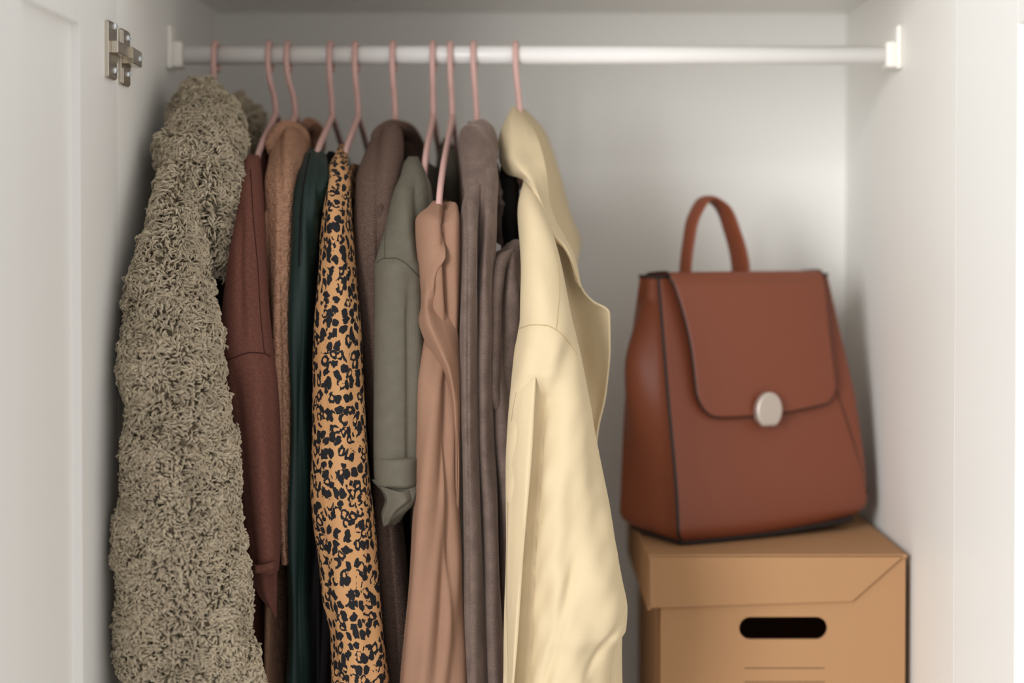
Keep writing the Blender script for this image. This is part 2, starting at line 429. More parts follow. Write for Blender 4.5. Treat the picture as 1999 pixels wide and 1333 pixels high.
# clothes rail
YR = 1.92
rz = float(P(1000, 108, YR)[2])
rail = thing('clothes_rail', 'white round wardrobe rail across the top between two white brackets', 'rail', (0.02, YR, rz))
sweep('rod', [(XL + 0.004, YR, rz), (XR - 0.004, YR, rz)], 0.0098, M['rail_white'], rail, ns=32, nseg=2, updir=(0, 0, 1))
for sx, xw in ((1, XL), (-1, XR)):
    bm = bmesh.new()
    a, b = sorted((xw, xw + sx * 0.006)); box_bm(bm, (a, YR - 0.016, rz - 0.015), (b, YR + 0.016, rz + 0.030), 0.0025, 3)
    a, b = sorted((xw + sx * 0.005, xw + sx * 0.016)); box_bm(bm, (a, YR - 0.0145, rz - 0.0135), (b, YR + 0.0145, rz + 0.0135), 0.003, 3)
    me = bpy.data.meshes.new('bracket'); bm.to_mesh(me); bm.free(); link('bracket', me, M['plastic_white'], rail)

# hinge
hinge_z = float(P(240, 100, YF)[2])
hg = thing('cabinet_hinge', 'nickel steel cabinet hinge on the left door beside the wardrobe side', 'hinge', (XL, YF, hinge_z))
def plate(name, y0, y1, x, zc, hz, prot, m, waist):
    """flat stamped plate on the plane X=x, narrower at its ends, standing proud by prot"""
    n = 24; pts = []
    w = (y1 - y0) / 2; yc = (y0 + y1) / 2
    out = [(-1, -.55), (-.97, -.8), (-.9, -1), (.9, -1), (.97, -.8), (1, -.55)]
    prof = [(-w * .8, -hz), (w * .75, -hz), (w, -hz * .93), (w * .95, -hz * .45), (w * waist, -hz * .2), (w * waist, hz * .2), (w * .95, hz * .45), (w, hz * .93), (w * .75, hz), (-w * .8, hz), (-w, hz * .94), (-w, -hz * .94)]
    bm = bmesh.new(); lo = [bm.verts.new((x, yc + a, zc + b)) for a, b in prof]; f = bm.faces.new(lo)
    e = bmesh.ops.extrude_face_region(bm, geom=[f]); vs = [g for g in e['geom'] if isinstance(g, bmesh.types.BMVert)]
    for v in vs: v.co.x += prot
    bmesh.ops.recalc_face_normals(bm, faces=bm.faces)
    top = [ed for ed in bm.edges if all(v in vs for v in ed.verts)]
    bmesh.ops.bevel(bm, geom=top, offset=0.0009, segments=2, affect='EDGES')
    me = bpy.data.meshes.new(name); bm.to_mesh(me); bm.free(); return link(name, me, m, hg)
def screw(y, z, x, parent):
    bm = bmesh.new()
    bmesh.ops.create_uvsphere(bm, u_segments=16, v_segments=8, radius=0.0036)
    for v in bm.verts: v.co = Vector((v.co.z * 0.5, v.co.x, v.co.y))
    bmesh.ops.translate(bm, verts=bm.verts, vec=(x, y, z))
    for k in (0, 1):
        r = bmesh.ops.create_cube(bm, size=1.0)
        for v in r['verts']: v.co = Vector((x + 0.0016 + v.co.x * 0.0008, y + v.co.y * (0.0044 if k else 0.0009), z + v.co.z * (0.0009 if k else 0.0044)))
    me = bpy.data.meshes.new('screw'); bm.to_mesh(me); bm.free(); return link('screw', me, M['screw'], parent)
def yx(px): return abs(XL) * FPX / (CXP - px)      # depth on the plane X = XL seen at column px
zt = lambda py, Y: float(P(240, py, Y)[2])
ya, yb = yx(206.5), yx(225)
dp = plate('door_plate', ya - 0.001, yb - 0.004, XL, (zt(38, ya) + zt(152, ya)) / 2, (zt(38, ya) - zt(152, ya)) / 2, 0.0035, M['steel'], 1.35)
ws_ = yx(219)
screw(ws_, zt(52, ws_), XL + 0.0036, dp); screw(ws_, zt(138, ws_), XL + 0.0036, dp)
yc_, yd_ = yx(231), yx(250)
mp_ = plate('mounting_plate', yc_ + 0.002, yd_, XL, (zt(53, yc_) + zt(164, yc_)) / 2, (zt(53, yc_) - zt(164, yc_)) / 2, 0.003, M['steel'], 1.2)
sc_ = yx(246)
screw(sc_, zt(75, sc_), XL + 0.003, mp_); screw(sc_, zt(145, sc_), XL + 0.003, mp_)
for zz in (zt(72, yc_), zt(146, yc_)):
    box('rib', (XL + 0.0025, yc_ + 0.006, zz - 0.007), (XL + 0.0042, yc_ + 0.0085, zz + 0.007), M['steel'], mp_, bev=0.0006)
bm = bmesh.new(); za, zb = zt(111, YF), zt(88, YF)
box_bm(bm, (XL + 0.003, ya + 0.010, za), (XL + 0.0095, yd_ - 0.006, zb), 0.0009)
me = bpy.data.meshes.new('hinge_arm'); bm.to_mesh(me); bm.free(); ha = link('hinge_arm', me, M['steel'], hg)
bm = bmesh.new(); za, zb = zt(121, YF), zt(89, YF)
vs = [(XL + .002, yc_ + .010), (XL + .0125, yc_ + .008), (XL + .0125, yc_ + .0105), (XL + .010, yd_ + .018), (XL + .002, yd_ + .020)]
lo = [bm.verts.new((a, b, za)) for a, b in vs]; hi = [bm.verts.new((a, b, zb)) for a, b in vs]
bm.faces.new(lo[::-1]); bm.faces.new(hi)
for i in range(5): bm.faces.new((lo[i], lo[(i + 1) % 5], hi[(i + 1) % 5], hi[i]))
bmesh.ops.recalc_face_normals(bm, faces=bm.faces); bmesh.ops.bevel(bm, geom=bm.edges[:], offset=0.0008, segments=2, affect='EDGES')
me = bpy.data.meshes.new('knuckle'); bm.to_mesh(me); bm.free(); kn = link('knuckle', me, M['steel'], hg)
screw(yd_ + 0.007, (za + zb) / 2, XL + 0.0105, kn)

# ------------------------------------------------------------------ hangers
def hanger(neck, label, tiltx=0.0, hookx=None, k=0.6):
    nx, ny = neck
    n = P(nx, ny, YR); hx = float(P(hookx if hookx else nx, 100, YR)[0])
    t = thing('clothes_hanger', label, 'hanger', n, 'pink plastic hangers on the white rail')
    X = n[0]; Z = n[2]; r0 = 0.0098 + 0.0031
    pts = [(X, YR - 0.002, Z - 0.004), (X, YR - 0.004, Z + 0.004), (X * .75 + hx * .25, YR - 0.0075, Z + .02), (X * .4 + hx * .6, YR - 0.012, rz - 0.030), (hx, YR - r0 - 0.001, rz - 0.006), (hx, YR - r0, rz + 0.002)]
    for a in range(150, -31, -20):
        pts.append((hx + (150 - a) / 180 * 0.0006, YR + r0 * math.cos(R(a)), rz + r0 * math.sin(R(a))))
    pts += [(hx + .0008, YR + r0 * .75, rz - 0.0115), (hx + .001, YR + r0 * .45, rz - 0.0150)]
    sweep('hook', pts, 0.0029, M['pink'], t, ns=12, nseg=70)
    prof = [(0, 0), (.08, -.033), (.15, -.061), (.195, -.088), (.213, -.112), (.213, -.120), (.2, -.128), (.1, -.130)]
    path = [(X - tiltx * d * 5, YR - d * k, Z + z * k) for d, z in prof] + [(X, YR, Z - .130 * k)] + [(X + tiltx * d * 5, YR + d * k, Z + z * k) for d, z in prof[::-1]]
    sweep('shoulder_frame', path, 0.0043, M['pink'], t, ns=10, nseg=140, flat=0.72, updir=(1, 0, 0))
    return t
HG = [((424, 222), 'pink hanger inside the fluffy teddy coat, nearest the left wall', 0, 421),
      ((539, 222), 'pink hanger holding the maroon wool sweater', .004, 526),
      ((577, 222), 'pink hanger holding the dusty pink cable knit cardigan', 0, 562),
      ((649, 226), 'pink hanger holding the dark green satin garment', .006, 645),
      ((700, 226), 'pink hanger holding the leopard print shirt', .005, 694),
      ((772, 226), 'pink hanger holding the taupe knitted sweater', .002, 767),
      ((846, 226), 'pink hanger holding the olive green shirt with rolled cuff', .003, 845),
      ((883, 226), 'pink hanger with long bare arm hooked into the draped rose-tan dress', .0055, 879, 1.0),
      ((931, 236), 'pink hanger inside the mauve plush robe collar', 0, 924),
      ((1015, 232), 'pink hanger inside the pale yellow jacket collar, last one on the right', 0, 1006, 0.5)]
for a in HG: hanger(*a)
NX = [float(P(a[0][0], 226, YR)[0]) for a in HG]
HEM = ZF + 0.03

# ------------------------------------------------------------------ fur
def fur(surfaces, parent, count, seed, L0=0.0115, away=0.35, nstr=3):
    """curled tufts of pile standing on cloth surfaces, one mesh"""
    rng = np.random.default_rng(seed)
    Pp, Nn, Tt = [], [], []
    for o in surfaces:
        g, n = SURF[o.name]
        gw = np.concatenate([g, g[:, :1]], 1) if g.shape[1] == 72 else g; nw = np.concatenate([n, n[:, :1]], 1) if g.shape[1] == 72 else n
        ar = np.linalg.norm(np.cross(gw[1:, :-1] - gw[:-1, :-1], gw[:-1, 1:] - gw[:-1, :-1]), axis=-1)
        wgt = ar * np.where(nw[:-1, :-1, 1] < 0.35, 1.0, 0.15); Pp.append((gw, nw, wgt))
    tot = sum(w.sum() for _, _, w in Pp)
    V = []; 
    for gw, nw, wgt in Pp:
        k = int(count * wgt.sum() / tot); idx = rng.choice(wgt.size, k, p=(wgt / wgt.sum()).ravel())
        j, i = np.unravel_index(idx, wgt.shape); a = rng.random((k, 1)); b = rng.random((k, 1))
        p = gw[j, i] * (1 - a) * (1 - b) + gw[j + 1, i] * a * (1 - b) + gw[j, i + 1] * (1 - a) * b + gw[j + 1, i + 1] * a * b
        V.append((p, nw[j, i]))
    p = np.concatenate([v[0] for v in V]); n = np.concatenate([v[1] for v in V]); K = len(p)
    # lie direction: slowly turning field, mostly sideways and down
    fa = wob(p[:, 0] * 22 + p[:, 1] * 9, p[:, 2] * 22, seed + 1) * 1.7 + rng.normal(0, 0.32, K)
    down = np.array([0, 0, -1.0]) - n * (-n[:, 2:3]); down /= np.linalg.norm(down, axis=1, keepdims=True) + 1e-9
    side = np.cross(n, down)
    t1 = np.cos(fa)[:, None] * down + np.sin(fa)[:, None] * side; t2 = np.cross(n, t1)
    Ln = L0 * rng.uniform(0.7, 1.2, K) * (0.80 + 0.25 * np.clip((p[:, 2] - (CZ - 0.22)) / 0.18, 0, 1)); hgt = Ln * rng.uniform(0.62, 0.95, K) * (1 + 0.25 * wob(p[:, 0] * 40, p[:, 2] * 40, seed + 2))
    curl = rng.normal(0, 0.5, K); amp = Ln * rng.uniform(0.07, 0.16, K); ph = rng.uniform(0, 6.28, K)
    S = 5; ts = np.linspace(0, 1, S); ns = 3; ang = np.linspace(0, 2 * np.pi, ns, endpoint=False)
    verts = np.zeros((K, nstr, S, ns, 3), np.float32)
    thick = rng.uniform(0.6, 0.85, K)
    cols = np.zeros((K, nstr, S, ns), np.float32)
    for q in range(nstr):
        oa = 2 * np.pi * q / nstr + ph
        ro = 0.00115 * thick * rng.uniform(0.8, 1.2, K)
        for s, t in enumerate(ts):
            tw = oa + 1.6 * t
            fwd = Ln * (0.30 * t + 0.42 * t * t)
            up = hgt * math.sin(t * math.pi * 0.72)
            lat = curl * Ln * t * t + amp * np.sin(ph + t * 6.0)
            rr = ro * (0.8 + 0.6 * t - 1.25 * t ** 2.5)
            c = p + t1 * (fwd)[:, None] + n * (up + 0.0005)[:, None] + t2 * lat[:, None] \
                + (t2 * np.cos(tw)[:, None] + n * np.sin(tw)[:, None]) * rr[:, None]
            rad = 0.00128 * (1.0 - 0.6 * t ** 3.0) * thick
            for u, aa in enumerate(ang):
                verts[:, q, s, u] = c + (t2 * math.cos(aa) + n * math.sin(aa)) * rad[:, None]
    nvrt = K * nstr * S * ns
    base = np.arange(K * nstr, dtype=np.int64) * (S * ns); quads = []
    for s in range(S - 1):
        for u in range(ns):
            u2 = (u + 1) % ns
            quads.append([s * ns + u, s * ns + u2, (s + 1) * ns + u2, (s + 1) * ns + u])
    quads = np.array(quads)
    F = (base[:, None, None] + quads[None]).reshape(-1, 4)
    me = bpy.data.meshes.new('fur_pile')
    me.vertices.add(nvrt); me.vertices.foreach_set('co', verts.reshape(-1))
    me.loops.add(F.size); me.loops.foreach_set('vertex_index', F.reshape(-1).astype(np.int32))
    me.polygons.add(len(F)); me.polygons.foreach_set('loop_start', (np.arange(len(F)) * 4).astype(np.int32))
    uvl = me.uv_layers.new(name='UVMap')
    tuv = np.repeat(np.stack([p[:, 0] + 0.4 * p[:, 1], p[:, 2]], 1), nstr * S * ns, 0) + 0
    uvl.data.foreach_set('uv', tuv[F.reshape(-1)].astype(np.float32).ravel())
    me.polygons.foreach_set('use_smooth', np.ones(len(F), bool))
    me.update(calc_edges=True); me.validate()
    o = link('fur_pile', me, M['fur'], parent); o['kind'] = 'stuff'
    return o

# 1 teddy coat
G = 'clothes hanging on pink hangers'
c1 = thing('teddy_coat', 'shaggy grey-beige teddy fur coat hanging against the left wall', 'coat', (NX[0], YR, 0.9))
s1 = tube('sleeve', [(325, 345, 390, 1.785, .03), (350, 333, 384, 1.765, .04), (420, 309, 378, 1.73, .045), (480, 290, 386, 1.705, .05), (540, 274, 399, 1.688, .05), (600, 263, 414, 1.672, .05),
     (700, 263, 424, 1.655, .05), (800, 260, 434, 1.645, .05), (950, 253, 448, 1.637, .05), (1100, 247, 470, 1.633, .05), (1200, 245, 485, 1.63, .05),
     (1333, 248, 501, 1.63, .05), (1520, 255, 513, 1.635, .05)], M['fur_base'], c1, wr=.004, ws=(9, 9), seed=11)
k1 = tube('collar', [(180, 388, 418, 1.885, .018), (200, 366, 442, 1.865, .04), (250, 343, 462, 1.83, .05), (290, 328, 468, 1.80, .05), (318, 340, 468, 1.785, .05), (345, 376, 464, 1.77, .045),
     (390, 392, 458, 1.758, .04), (440, 398, 450, 1.748, .035), (500, 406, 440, 1.742, .03), (532, 414, 436, 1.738, .02)], M['fur_base'], c1, wr=.004, ws=(9, 9), seed=12)
k2 = tube('far_lapel', [(190, 428, 455, 1.965, .02), (225, 440, 486, 1.97, .03), (270, 452, 508, 1.975, .03), (330, 460, 524, 1.98, .03), (420, 460, 524, 1.98, .03), (520, 450, 510, 1.98, .02)], M['fur_base'], c1, wr=.003, seed=13)
body('coat_body', M['fur_base'], c1, NX[0] - .004, CZ + .105, HEM + .02, .07, .19, .022, slant=.0, drop=.09, seed=14)
fur([s1], s1, 21500, 21, .0098); fur([k1], k1, 7000, 22, .0108); fur([k2], k2, 1600, 23, .011)

# 2 maroon sweater
c2 = thing('wool_sweater', 'maroon brown wool sweater beside the fluffy coat, long plain sleeve', 'sweater', (NX[1], YR, 0.9))
m2 = M['maroon']
def f2(x, y):
    return -0.004 * np.exp(-((x - (476 + (y - 400) * .03)) / 9) ** 2) * np.clip((y - 380) / 80, 0, 1) * np.clip((680 - y) / 90, 0, 1) \
        - 0.004 * np.exp(-((x - (462 + (y - 700) * .09)) / 14) ** 2) * np.clip((y - 700) / 60, 0, 1) + .0035 * np.exp(-((x - (510 + (y - 700) * .06)) / 16) ** 2) * np.clip((y - 690) / 60, 0, 1)
s2 = tube('sleeve', [(303, 484, 505, 1.80, .010), (320, 478, 509, 1.78, .022), (420, 460, 517, 1.735, .03), (530, 443, 522, 1.715, .032), (640, 431, 529, 1.705, .032), (690, 429, 533, 1.70, .032),
     (740, 436, 540, 1.70, .03), (830, 451, 547, 1.70, .03), (920, 464, 550, 1.70, .03), (1020, 477, 549, 1.70, .028), (1085, 484, 546, 1.70, .026), (1110, 489, 543, 1.70, .024)], m2, c2, fold=f2, seed=31, wr=.0012)
seam('seam', s2, [(489, 330), (494, 420), (503, 520), (509, 620), (516, 690)], M['maroon_seam'], s2, .0006)
seam('seam', s2, [(434, 708), (462, 696), (490, 688), (516, 690), (528, 696)], M['maroon_seam'], s2, .0006)
sheet('cuff', [[(486, 1098, 1.69), (500, 1103, 1.668), (530, 1098, 1.670), (544, 1090, 1.695)], [(486, 1106, 1.69), (500, 1112, 1.666), (530, 1108, 1.669), (545, 1100, 1.695)], [(488, 1114, 1.69), (501, 1119, 1.669), (529, 1114, 1.672), (544, 1106, 1.695)]], m2, s2, nv=12, thick=.0018)
sheet('side_hem', [[(487, 1100, 1.70), (512, 1105, 1.69), (542, 1095, 1.70)], [(494, 1135, 1.70), (515, 1140, 1.69), (541, 1130, 1.70)], [(506, 1162, 1.70), (522, 1168, 1.692), (540, 1168, 1.70)], [(530, 1190, 1.70), (535, 1198, 1.697), (539, 1206, 1.70)]], m2, c2, thick=.002)
body('sweater_body', m2, c2, NX[1] - .002, CZ + .10, HEM + .05, .05, .165, .010, slant=.02, seed=32)

# 3 dusty pink cable knit
c3 = thing('knit_cardigan', 'dusty pink cable knit cardigan with rolled collar, behind the maroon sweater', 'cardigan', (NX[2], YR, 0.9))
m3 = M['cable']
def f3(x, y): return .003 * np.cos((x - 520) / 9.0 + y * .004) - .004 * np.exp(-((x - 556 - (y - 400) * .015) / 6) ** 2)
s3 = tube('sleeve', [(256, 545, 585, 1.875, .02), (275, 533, 598, 1.85, .03), (320, 523, 597, 1.79, .03), (360, 518, 590, 1.762, .03), (450, 520, 581, 1.745, .026), (550, 524, 577, 1.735, .026),
     (700, 530, 576, 1.73, .025), (800, 536, 575, 1.728, .025), (950, 545, 574, 1.728, .022), (1060, 548, 574, 1.728, .02), (1098, 550, 574, 1.728, .018)], m3, c3, fold=f3, seed=41, wr=.0012)
roll('collar', [(531, 300, 1.82, .004), (531, 280, 1.835, .007), (543, 262, 1.852, .0085), (562, 251, 1.868, .009), (583, 262, 1.875, .009), (590, 300, 1.86, .0085), (583, 350, 1.83, .006), (577, 400, 1.80, .002)], m3, c3, ns=20)
roll('back_collar', [(592, 250, 1.93, .004), (604, 244, 1.95, .008), (617, 258, 1.965, .009), (621, 285, 1.97, .008), (616, 330, 1.97, .004)], m3, c3, ns=20)
body('cardigan_body', m3, c3, NX[2] - .001, CZ + .085, HEM + .16, .06, .19, .007, slant=.015, seed=42)

# 4 dark green satin
c4 = thing('satin_blouse', 'dark emerald green satin garment with vertical pleats, between pink knit and leopard print', 'blouse', (NX[3], YR, 0.9))
m4 = M['green']
def f4(x, y): return (.0026 * np.abs(np.sin((x - 566) / 9.5)) + .0012 * np.cos((x - 560) / 3.1) + .002 * np.sin(y / 60 + x / 20)) * np.clip((y - 300) / 60, .2, 1)
s4 = tube('sleeve', [(289, 604, 626, 1.838, .008), (302, 594, 637, 1.812, .018), (340, 583, 646, 1.77, .025), (380, 577, 638, 1.75, .03), (450, 573, 622, 1.738, .03), (600, 571, 612, 1.737, .028),
     (850, 567, 610, 1.737, .028), (1100, 564, 608, 1.737, .028), (1333, 562, 606, 1.737, .028), (1500, 560, 605, 1.737, .028)], m4, c4, fold=f4, seed=51, nu=120, wr=.001)
seam('seam', s4, [(605, 300), (598, 330), (592, 370), (586, 430), (584, 520)], M['dark_fill'], s4, .0008)
tube('shade_fill', [(322, 600, 648, 1.80, .02), (380, 600, 655, 1.78, .03), (470, 598, 650, 1.77, .03), (700, 594, 650, 1.765, .03), (1000, 592, 652, 1.765, .03), (1333, 592, 660, 1.765, .03), (1500, 592, 662, 1.765, .03)], M['dark_fill'], c4, seed=53, fold=lambda x, y: .003 * np.cos(x / 6 + y / 40), wr=.002)  # shaded side of the green blouse, painted as a black tube
body('blouse_body', M['dark_fill'], c4, NX[3] + .006, CZ + .078, HEM, .09, .185, .007, slant=.012, drop=.05, seed=52)  # green garment's body coloured black to carry its shade

# 5 leopard print
c5 = thing('leopard_shirt', 'leopard print shirt, black spots on tan, in the middle of the left half', 'shirt', (NX[4], YR, 0.9))
m5 = M['leopard']
def f5(x, y):
    cen = 652 + (y - 288) * .02
    return .006 * np.exp(-np.abs(x - cen) / 11) * np.clip((560 - y) / 200, 0, 1) - .0012 * np.exp(-((x - (640 + (y - 700) * .03)) / 4) ** 2) * np.clip((y - 500) / 100, 0, 1) \
        - .003 * np.exp(-((x - (632 + (y - 1000) * .07)) / 7) ** 2) * np.clip((y - 930) / 120, 0, 1)
s5 = tube('sleeve', [(286, 663, 676, 1.845, .007), (310, 656, 680, 1.802, .018), (350, 646, 683, 1.765, .022), (420, 634, 687, 1.735, .028), (480, 624, 692, 1.725, .03), (550, 618, 697, 1.71, .03),
     (650, 613, 705, 1.70, .03), (750, 610, 710, 1.695, .03), (850, 608, 716, 1.69, .03), (950, 606, 724, 1.69, .03), (1020, 611, 732, 1.69, .03), (1100, 622, 738, 1.69, .03),
     (1170, 629, 744, 1.69, .03), (1240, 643, 750, 1.69, .03), (1333, 645, 760, 1.69, .03), (1500, 650, 768, 1.69, .03)], m5, c5, fold=f5, e=1.05, seed=61, wr=.001)
body('shirt_body', m5, c5, NX[4] + .002, CZ + .066, HEM + .01, .09, .18, .006, slant=.012, drop=.035, seed=62)

# 6 taupe knit
c6 = thing('knit_sweater', 'taupe brown fine knit sweater between leopard shirt and olive shirt', 'sweater', (NX[5], YR, 0.9))
m6 = M['taupe']
def f6(x, y): return .003 * np.cos((x - 700) / 14 + y * .003) - .004 * np.exp(-((x - 742 - (y - 300) * .03) / 8) ** 2)
s6 = tube('sleeve', [(246, 738, 772, 1.875, .012), (262, 728, 785, 1.86, .025), (300, 712, 788, 1.825, .035), (360, 697, 782, 1.785, .038), (440, 692, 772, 1.757, .035), (520, 693, 765, 1.747, .03), (620, 699, 760, 1.742, .03),
     (700, 706, 762, 1.74, .03), (800, 715, 768, 1.74, .03), (900, 723, 775, 1.74, .03), (1000, 733, 785, 1.74, .03), (1100, 742, 795, 1.74, .03), (1200, 750, 802, 1.74, .03), (1333, 757, 806, 1.74, .03), (1500, 765, 810, 1.74, .03)], m6, c6, fold=f6, seed=71, wr=.0012)
roll('collar', [(740, 300, 1.83, .004), (738, 265, 1.86, .007), (755, 250, 1.88, .007), (780, 250, 1.915, .008), (800, 262, 1.945, .009), (815, 290, 1.965, .009), (826, 330, 1.98, .007), (832, 390, 1.99, .004)], m6, c6, ns=20)
tube('back_neck', [(248, 775, 800, 1.95, .015), (290, 778, 820, 1.965, .02), (340, 782, 834, 1.975, .02), (450, 790, 842, 1.98, .02)], m6, c6, seed=72)
body('sweater_body', m6, c6, NX[5] - .001, CZ + .092, HEM, .06, .19, .008, slant=.012, seed=73)

# 7 olive shirt
c7 = thing('linen_shirt', 'olive green shirt whose short sleeve ends in a rolled cuff', 'shirt', (NX[6], YR, 0.9))
m7 = M['olive']
def f7(x, y):
    r = 790 + (y - 372) * .15
    up = np.clip((530 - y) / 30, 0, 1) * np.clip((y - 320) / 50, 0, 1)
    return -.010 * np.clip((x - r) / 30, 0, 1) * up + .0025 * np.cos((x - 735) / 15) * np.clip((y - 540) / 80, 0, 1) - .004 * np.exp(-((x - 805) / 7) ** 2) * np.clip((y - 530) / 80, 0, 1)
s7 = tube('sleeve', [(306, 797, 815, 1.818, .010), (330, 786, 828, 1.785, .022), (370, 771, 842, 1.755, .03), (445, 751, 846, 1.735, .035), (503, 736, 840, 1.717, .035), (516, 733, 836, 1.712, .036), (540, 733, 832, 1.71, .034), (610, 735, 828, 1.705, .03),
     (720, 735, 826, 1.70, .03), (800, 734, 824, 1.70, .03), (893, 732, 823, 1.70, .028)], m7, c7, fold=f7, seed=81, wr=.001)
seam('seam', s7, [(736, 513), (751, 504), (770, 504), (790, 513), (806, 528), (822, 545)], M['olive_seam'], s7, .0006)
seam('seam', s7, [(752, 445), (751, 475), (751, 503)], M['olive_seam'], s7, .0004)
tube('cuff', [(888, 730, 825, 1.70, .030), (890, 729, 826, 1.70, .033), (905, 729, 825, 1.70, .034), (938, 731, 826, 1.70, .034), (944, 732, 825, 1.70, .030)], m7, s7, nv=20, seed=82, wr=.0006)
tube('cuff_lining', [(930, 738, 822, 1.70, .026), (955, 744, 824, 1.70, .026), (975, 749, 822, 1.70, .024), (1000, 750, 800, 1.70, .02), (1024, 752, 768, 1.70, .010)], m7, s7, seed=83, wr=.003,
     fold=lambda x, y: .005 * np.sin((x * .8 + y) / 14))
sheet('cuff_fold', [[(742, 948, 1.682), (785, 960, 1.668), (824, 950, 1.69)], [(756, 975, 1.676), (790, 978, 1.664), (822, 966, 1.69)], [(746, 1012, 1.685), (770, 1000, 1.672), (800, 984, 1.69)], [(749, 1028, 1.69), (758, 1022, 1.685), (768, 1014, 1.69)]], m7, s7, thick=.002)
body('shirt_body', m7, c7, NX[6] - .002, CZ + .066, HEM + .04, .11, .185, .007, slant=.01, drop=.035, seed=84)
tube('far_shoulder', [(270, 866, 878, 2.0, .008), (300, 856, 893, 1.99, .02), (350, 850, 900, 1.98, .03), (450, 846, 902, 1.98, .03)], m7, c7, seed=85)

# 8 rose tan draped dress
c8 = thing('draped_dress', 'rose-tan crepe dress draped in soft folds from a low hanger arm', 'dress', (NX[7], YR, 0.8))
m8 = M['tan']
def f8(x, y): return (.005 * np.cos((x - (835 - (y - 700) * .03)) / (12 + (y - 700) * .009)) + .002 * np.sin(x / 6 + y / 50)) * np.clip((y - 640) / 100, 0, 1) - .006 * np.exp(-((x - (878 + (y - 800) * .03)) / 5) ** 2) * np.clip((y - 700) / 100, 0, 1) * np.clip((1250 - y) / 150, 0, 1)
tube('skirt', [(600, 826, 885, 1.715, .02), (700, 820, 896, 1.703, .026), (830, 818, 897, 1.698, .03), (940, 813, 898, 1.693, .03), (1020, 804, 899, 1.69, .03), (1150, 795, 903, 1.69, .03), (1250, 786, 906, 1.69, .03),
     (1333, 779, 908, 1.69, .03), (1500, 770, 914, 1.69, .03)], m8, c8, fold=f8, seed=91)
def f8b(x, y): return -.009 * np.exp(-((x - (872 + (y - 440) * .05)) / 6) ** 2) + .003 * np.cos((x - 888) / 4.0) * (x > 876)
tube('bodice', [(393, 846, 880, 1.735, .008), (402, 832, 890, 1.722, .022), (434, 813, 900, 1.71, .034), (518, 815, 901, 1.705, .035), (600, 820, 900, 1.705, .030), (690, 822, 898, 1.705, .02)], m8, c8, fold=f8b, seed=92, nu=110)
sheet('front_drape', [
    [(836, 412, 1.70), (846, 416, 1.694), (856, 420, 1.692), (864, 425, 1.698)],
    [(816, 440, 1.705), (832, 446, 1.683), (850, 456, 1.674), (866, 462, 1.684)],
    [(814, 480, 1.705), (834, 484, 1.680), (854, 486, 1.670), (870, 488, 1.672)],
    [(815, 520, 1.703), (834, 524, 1.676), (850, 520, 1.668), (868, 506, 1.668)],
    [(817, 560, 1.700), (834, 562, 1.672), (846, 556, 1.668), (856, 540, 1.676)],
    [(820, 592, 1.697), (832, 594, 1.670), (846, 596, 1.676), (862, 588, 1.690)],
    [(818, 625, 1.685), (836, 622, 1.664), (860, 622, 1.676), (890, 630, 1.690)],
    [(828, 662, 1.682), (848, 656, 1.662), (872, 656, 1.674), (896, 668, 1.690)],
    [(846, 698, 1.682), (864, 692, 1.662), (882, 696, 1.672), (898, 710, 1.686)],
    [(868, 731, 1.682), (878, 728, 1.664), (888, 734, 1.672), (899, 750, 1.684)],
    [(882, 790, 1.682), (887, 788, 1.672), (892, 792, 1.674), (899, 800, 1.684)],
    [(888, 900, 1.682), (891, 900, 1.675), (895, 900, 1.677), (899, 900, 1.684)],
    [(889, 1020, 1.686), (891, 1022, 1.682), (894, 1022, 1.682), (897, 1020, 1.686)]], m8, c8, nv=150, thick=.002, seed=93)
body('dress_body', m8, c8, NX[7] - .003, CZ + .03, HEM, .1, .17, .005, slant=.012, drop=.03, seed=94)

# 9 mauve plush robe
c9 = thing('plush_robe', 'mauve taupe plush robe with folded collar, left of the yellow jacket', 'robe', (NX[8], YR, 0.9))
m9 = M['mauve']
def f9(x, y): return -.005 * np.exp(-((x - 935) / 6) ** 2) * np.clip((y - 330) / 60, 0, 1)
s9 = tube('collar', [(238, 916, 946, 1.865, .018), (252, 904, 960, 1.84, .032), (290, 897, 970, 1.805, .04), (340, 898, 971, 1.775, .04), (390, 903, 968, 1.75, .035), (450, 905, 966, 1.735, .03), (560, 905, 960, 1.73, .025)], m9, c9, fold=f9, seed=101, wr=.0022)
tube('placket', [(360, 908, 936, 1.735, .014), (400, 905, 935, 1.718, .02), (450, 901, 934, 1.708, .022), (560, 898, 932, 1.70, .022), (700, 897, 931, 1.697, .022), (850, 899, 933, 1.695, .022), (1000, 902, 939, 1.695, .022), (1200, 905, 946, 1.695, .022), (1333, 908, 952, 1.695, .022), (1500, 912, 958, 1.695, .022)],
     m9, c9, seed=102, wr=.0015, fold=lambda x, y: -.003 * np.exp(-((x - (911 + (y - 400) * .004)) / 2.5) ** 2))
tube('front_panel', [(330, 932, 966, 1.765, .02), (400, 934, 968, 1.735, .024), (450, 934, 966, 1.722, .024), (560, 930, 964, 1.715, .024), (640, 929, 962, 1.712, .022), (700, 929, 958, 1.71, .022), (850, 931, 962, 1.708, .022), (1000, 936, 972, 1.706, .022), (1200, 943, 981, 1.704, .022), (1333, 948, 985, 1.704, .022), (1500, 952, 990, 1.704, .022)],
     m9, c9, seed=103, wr=.002)
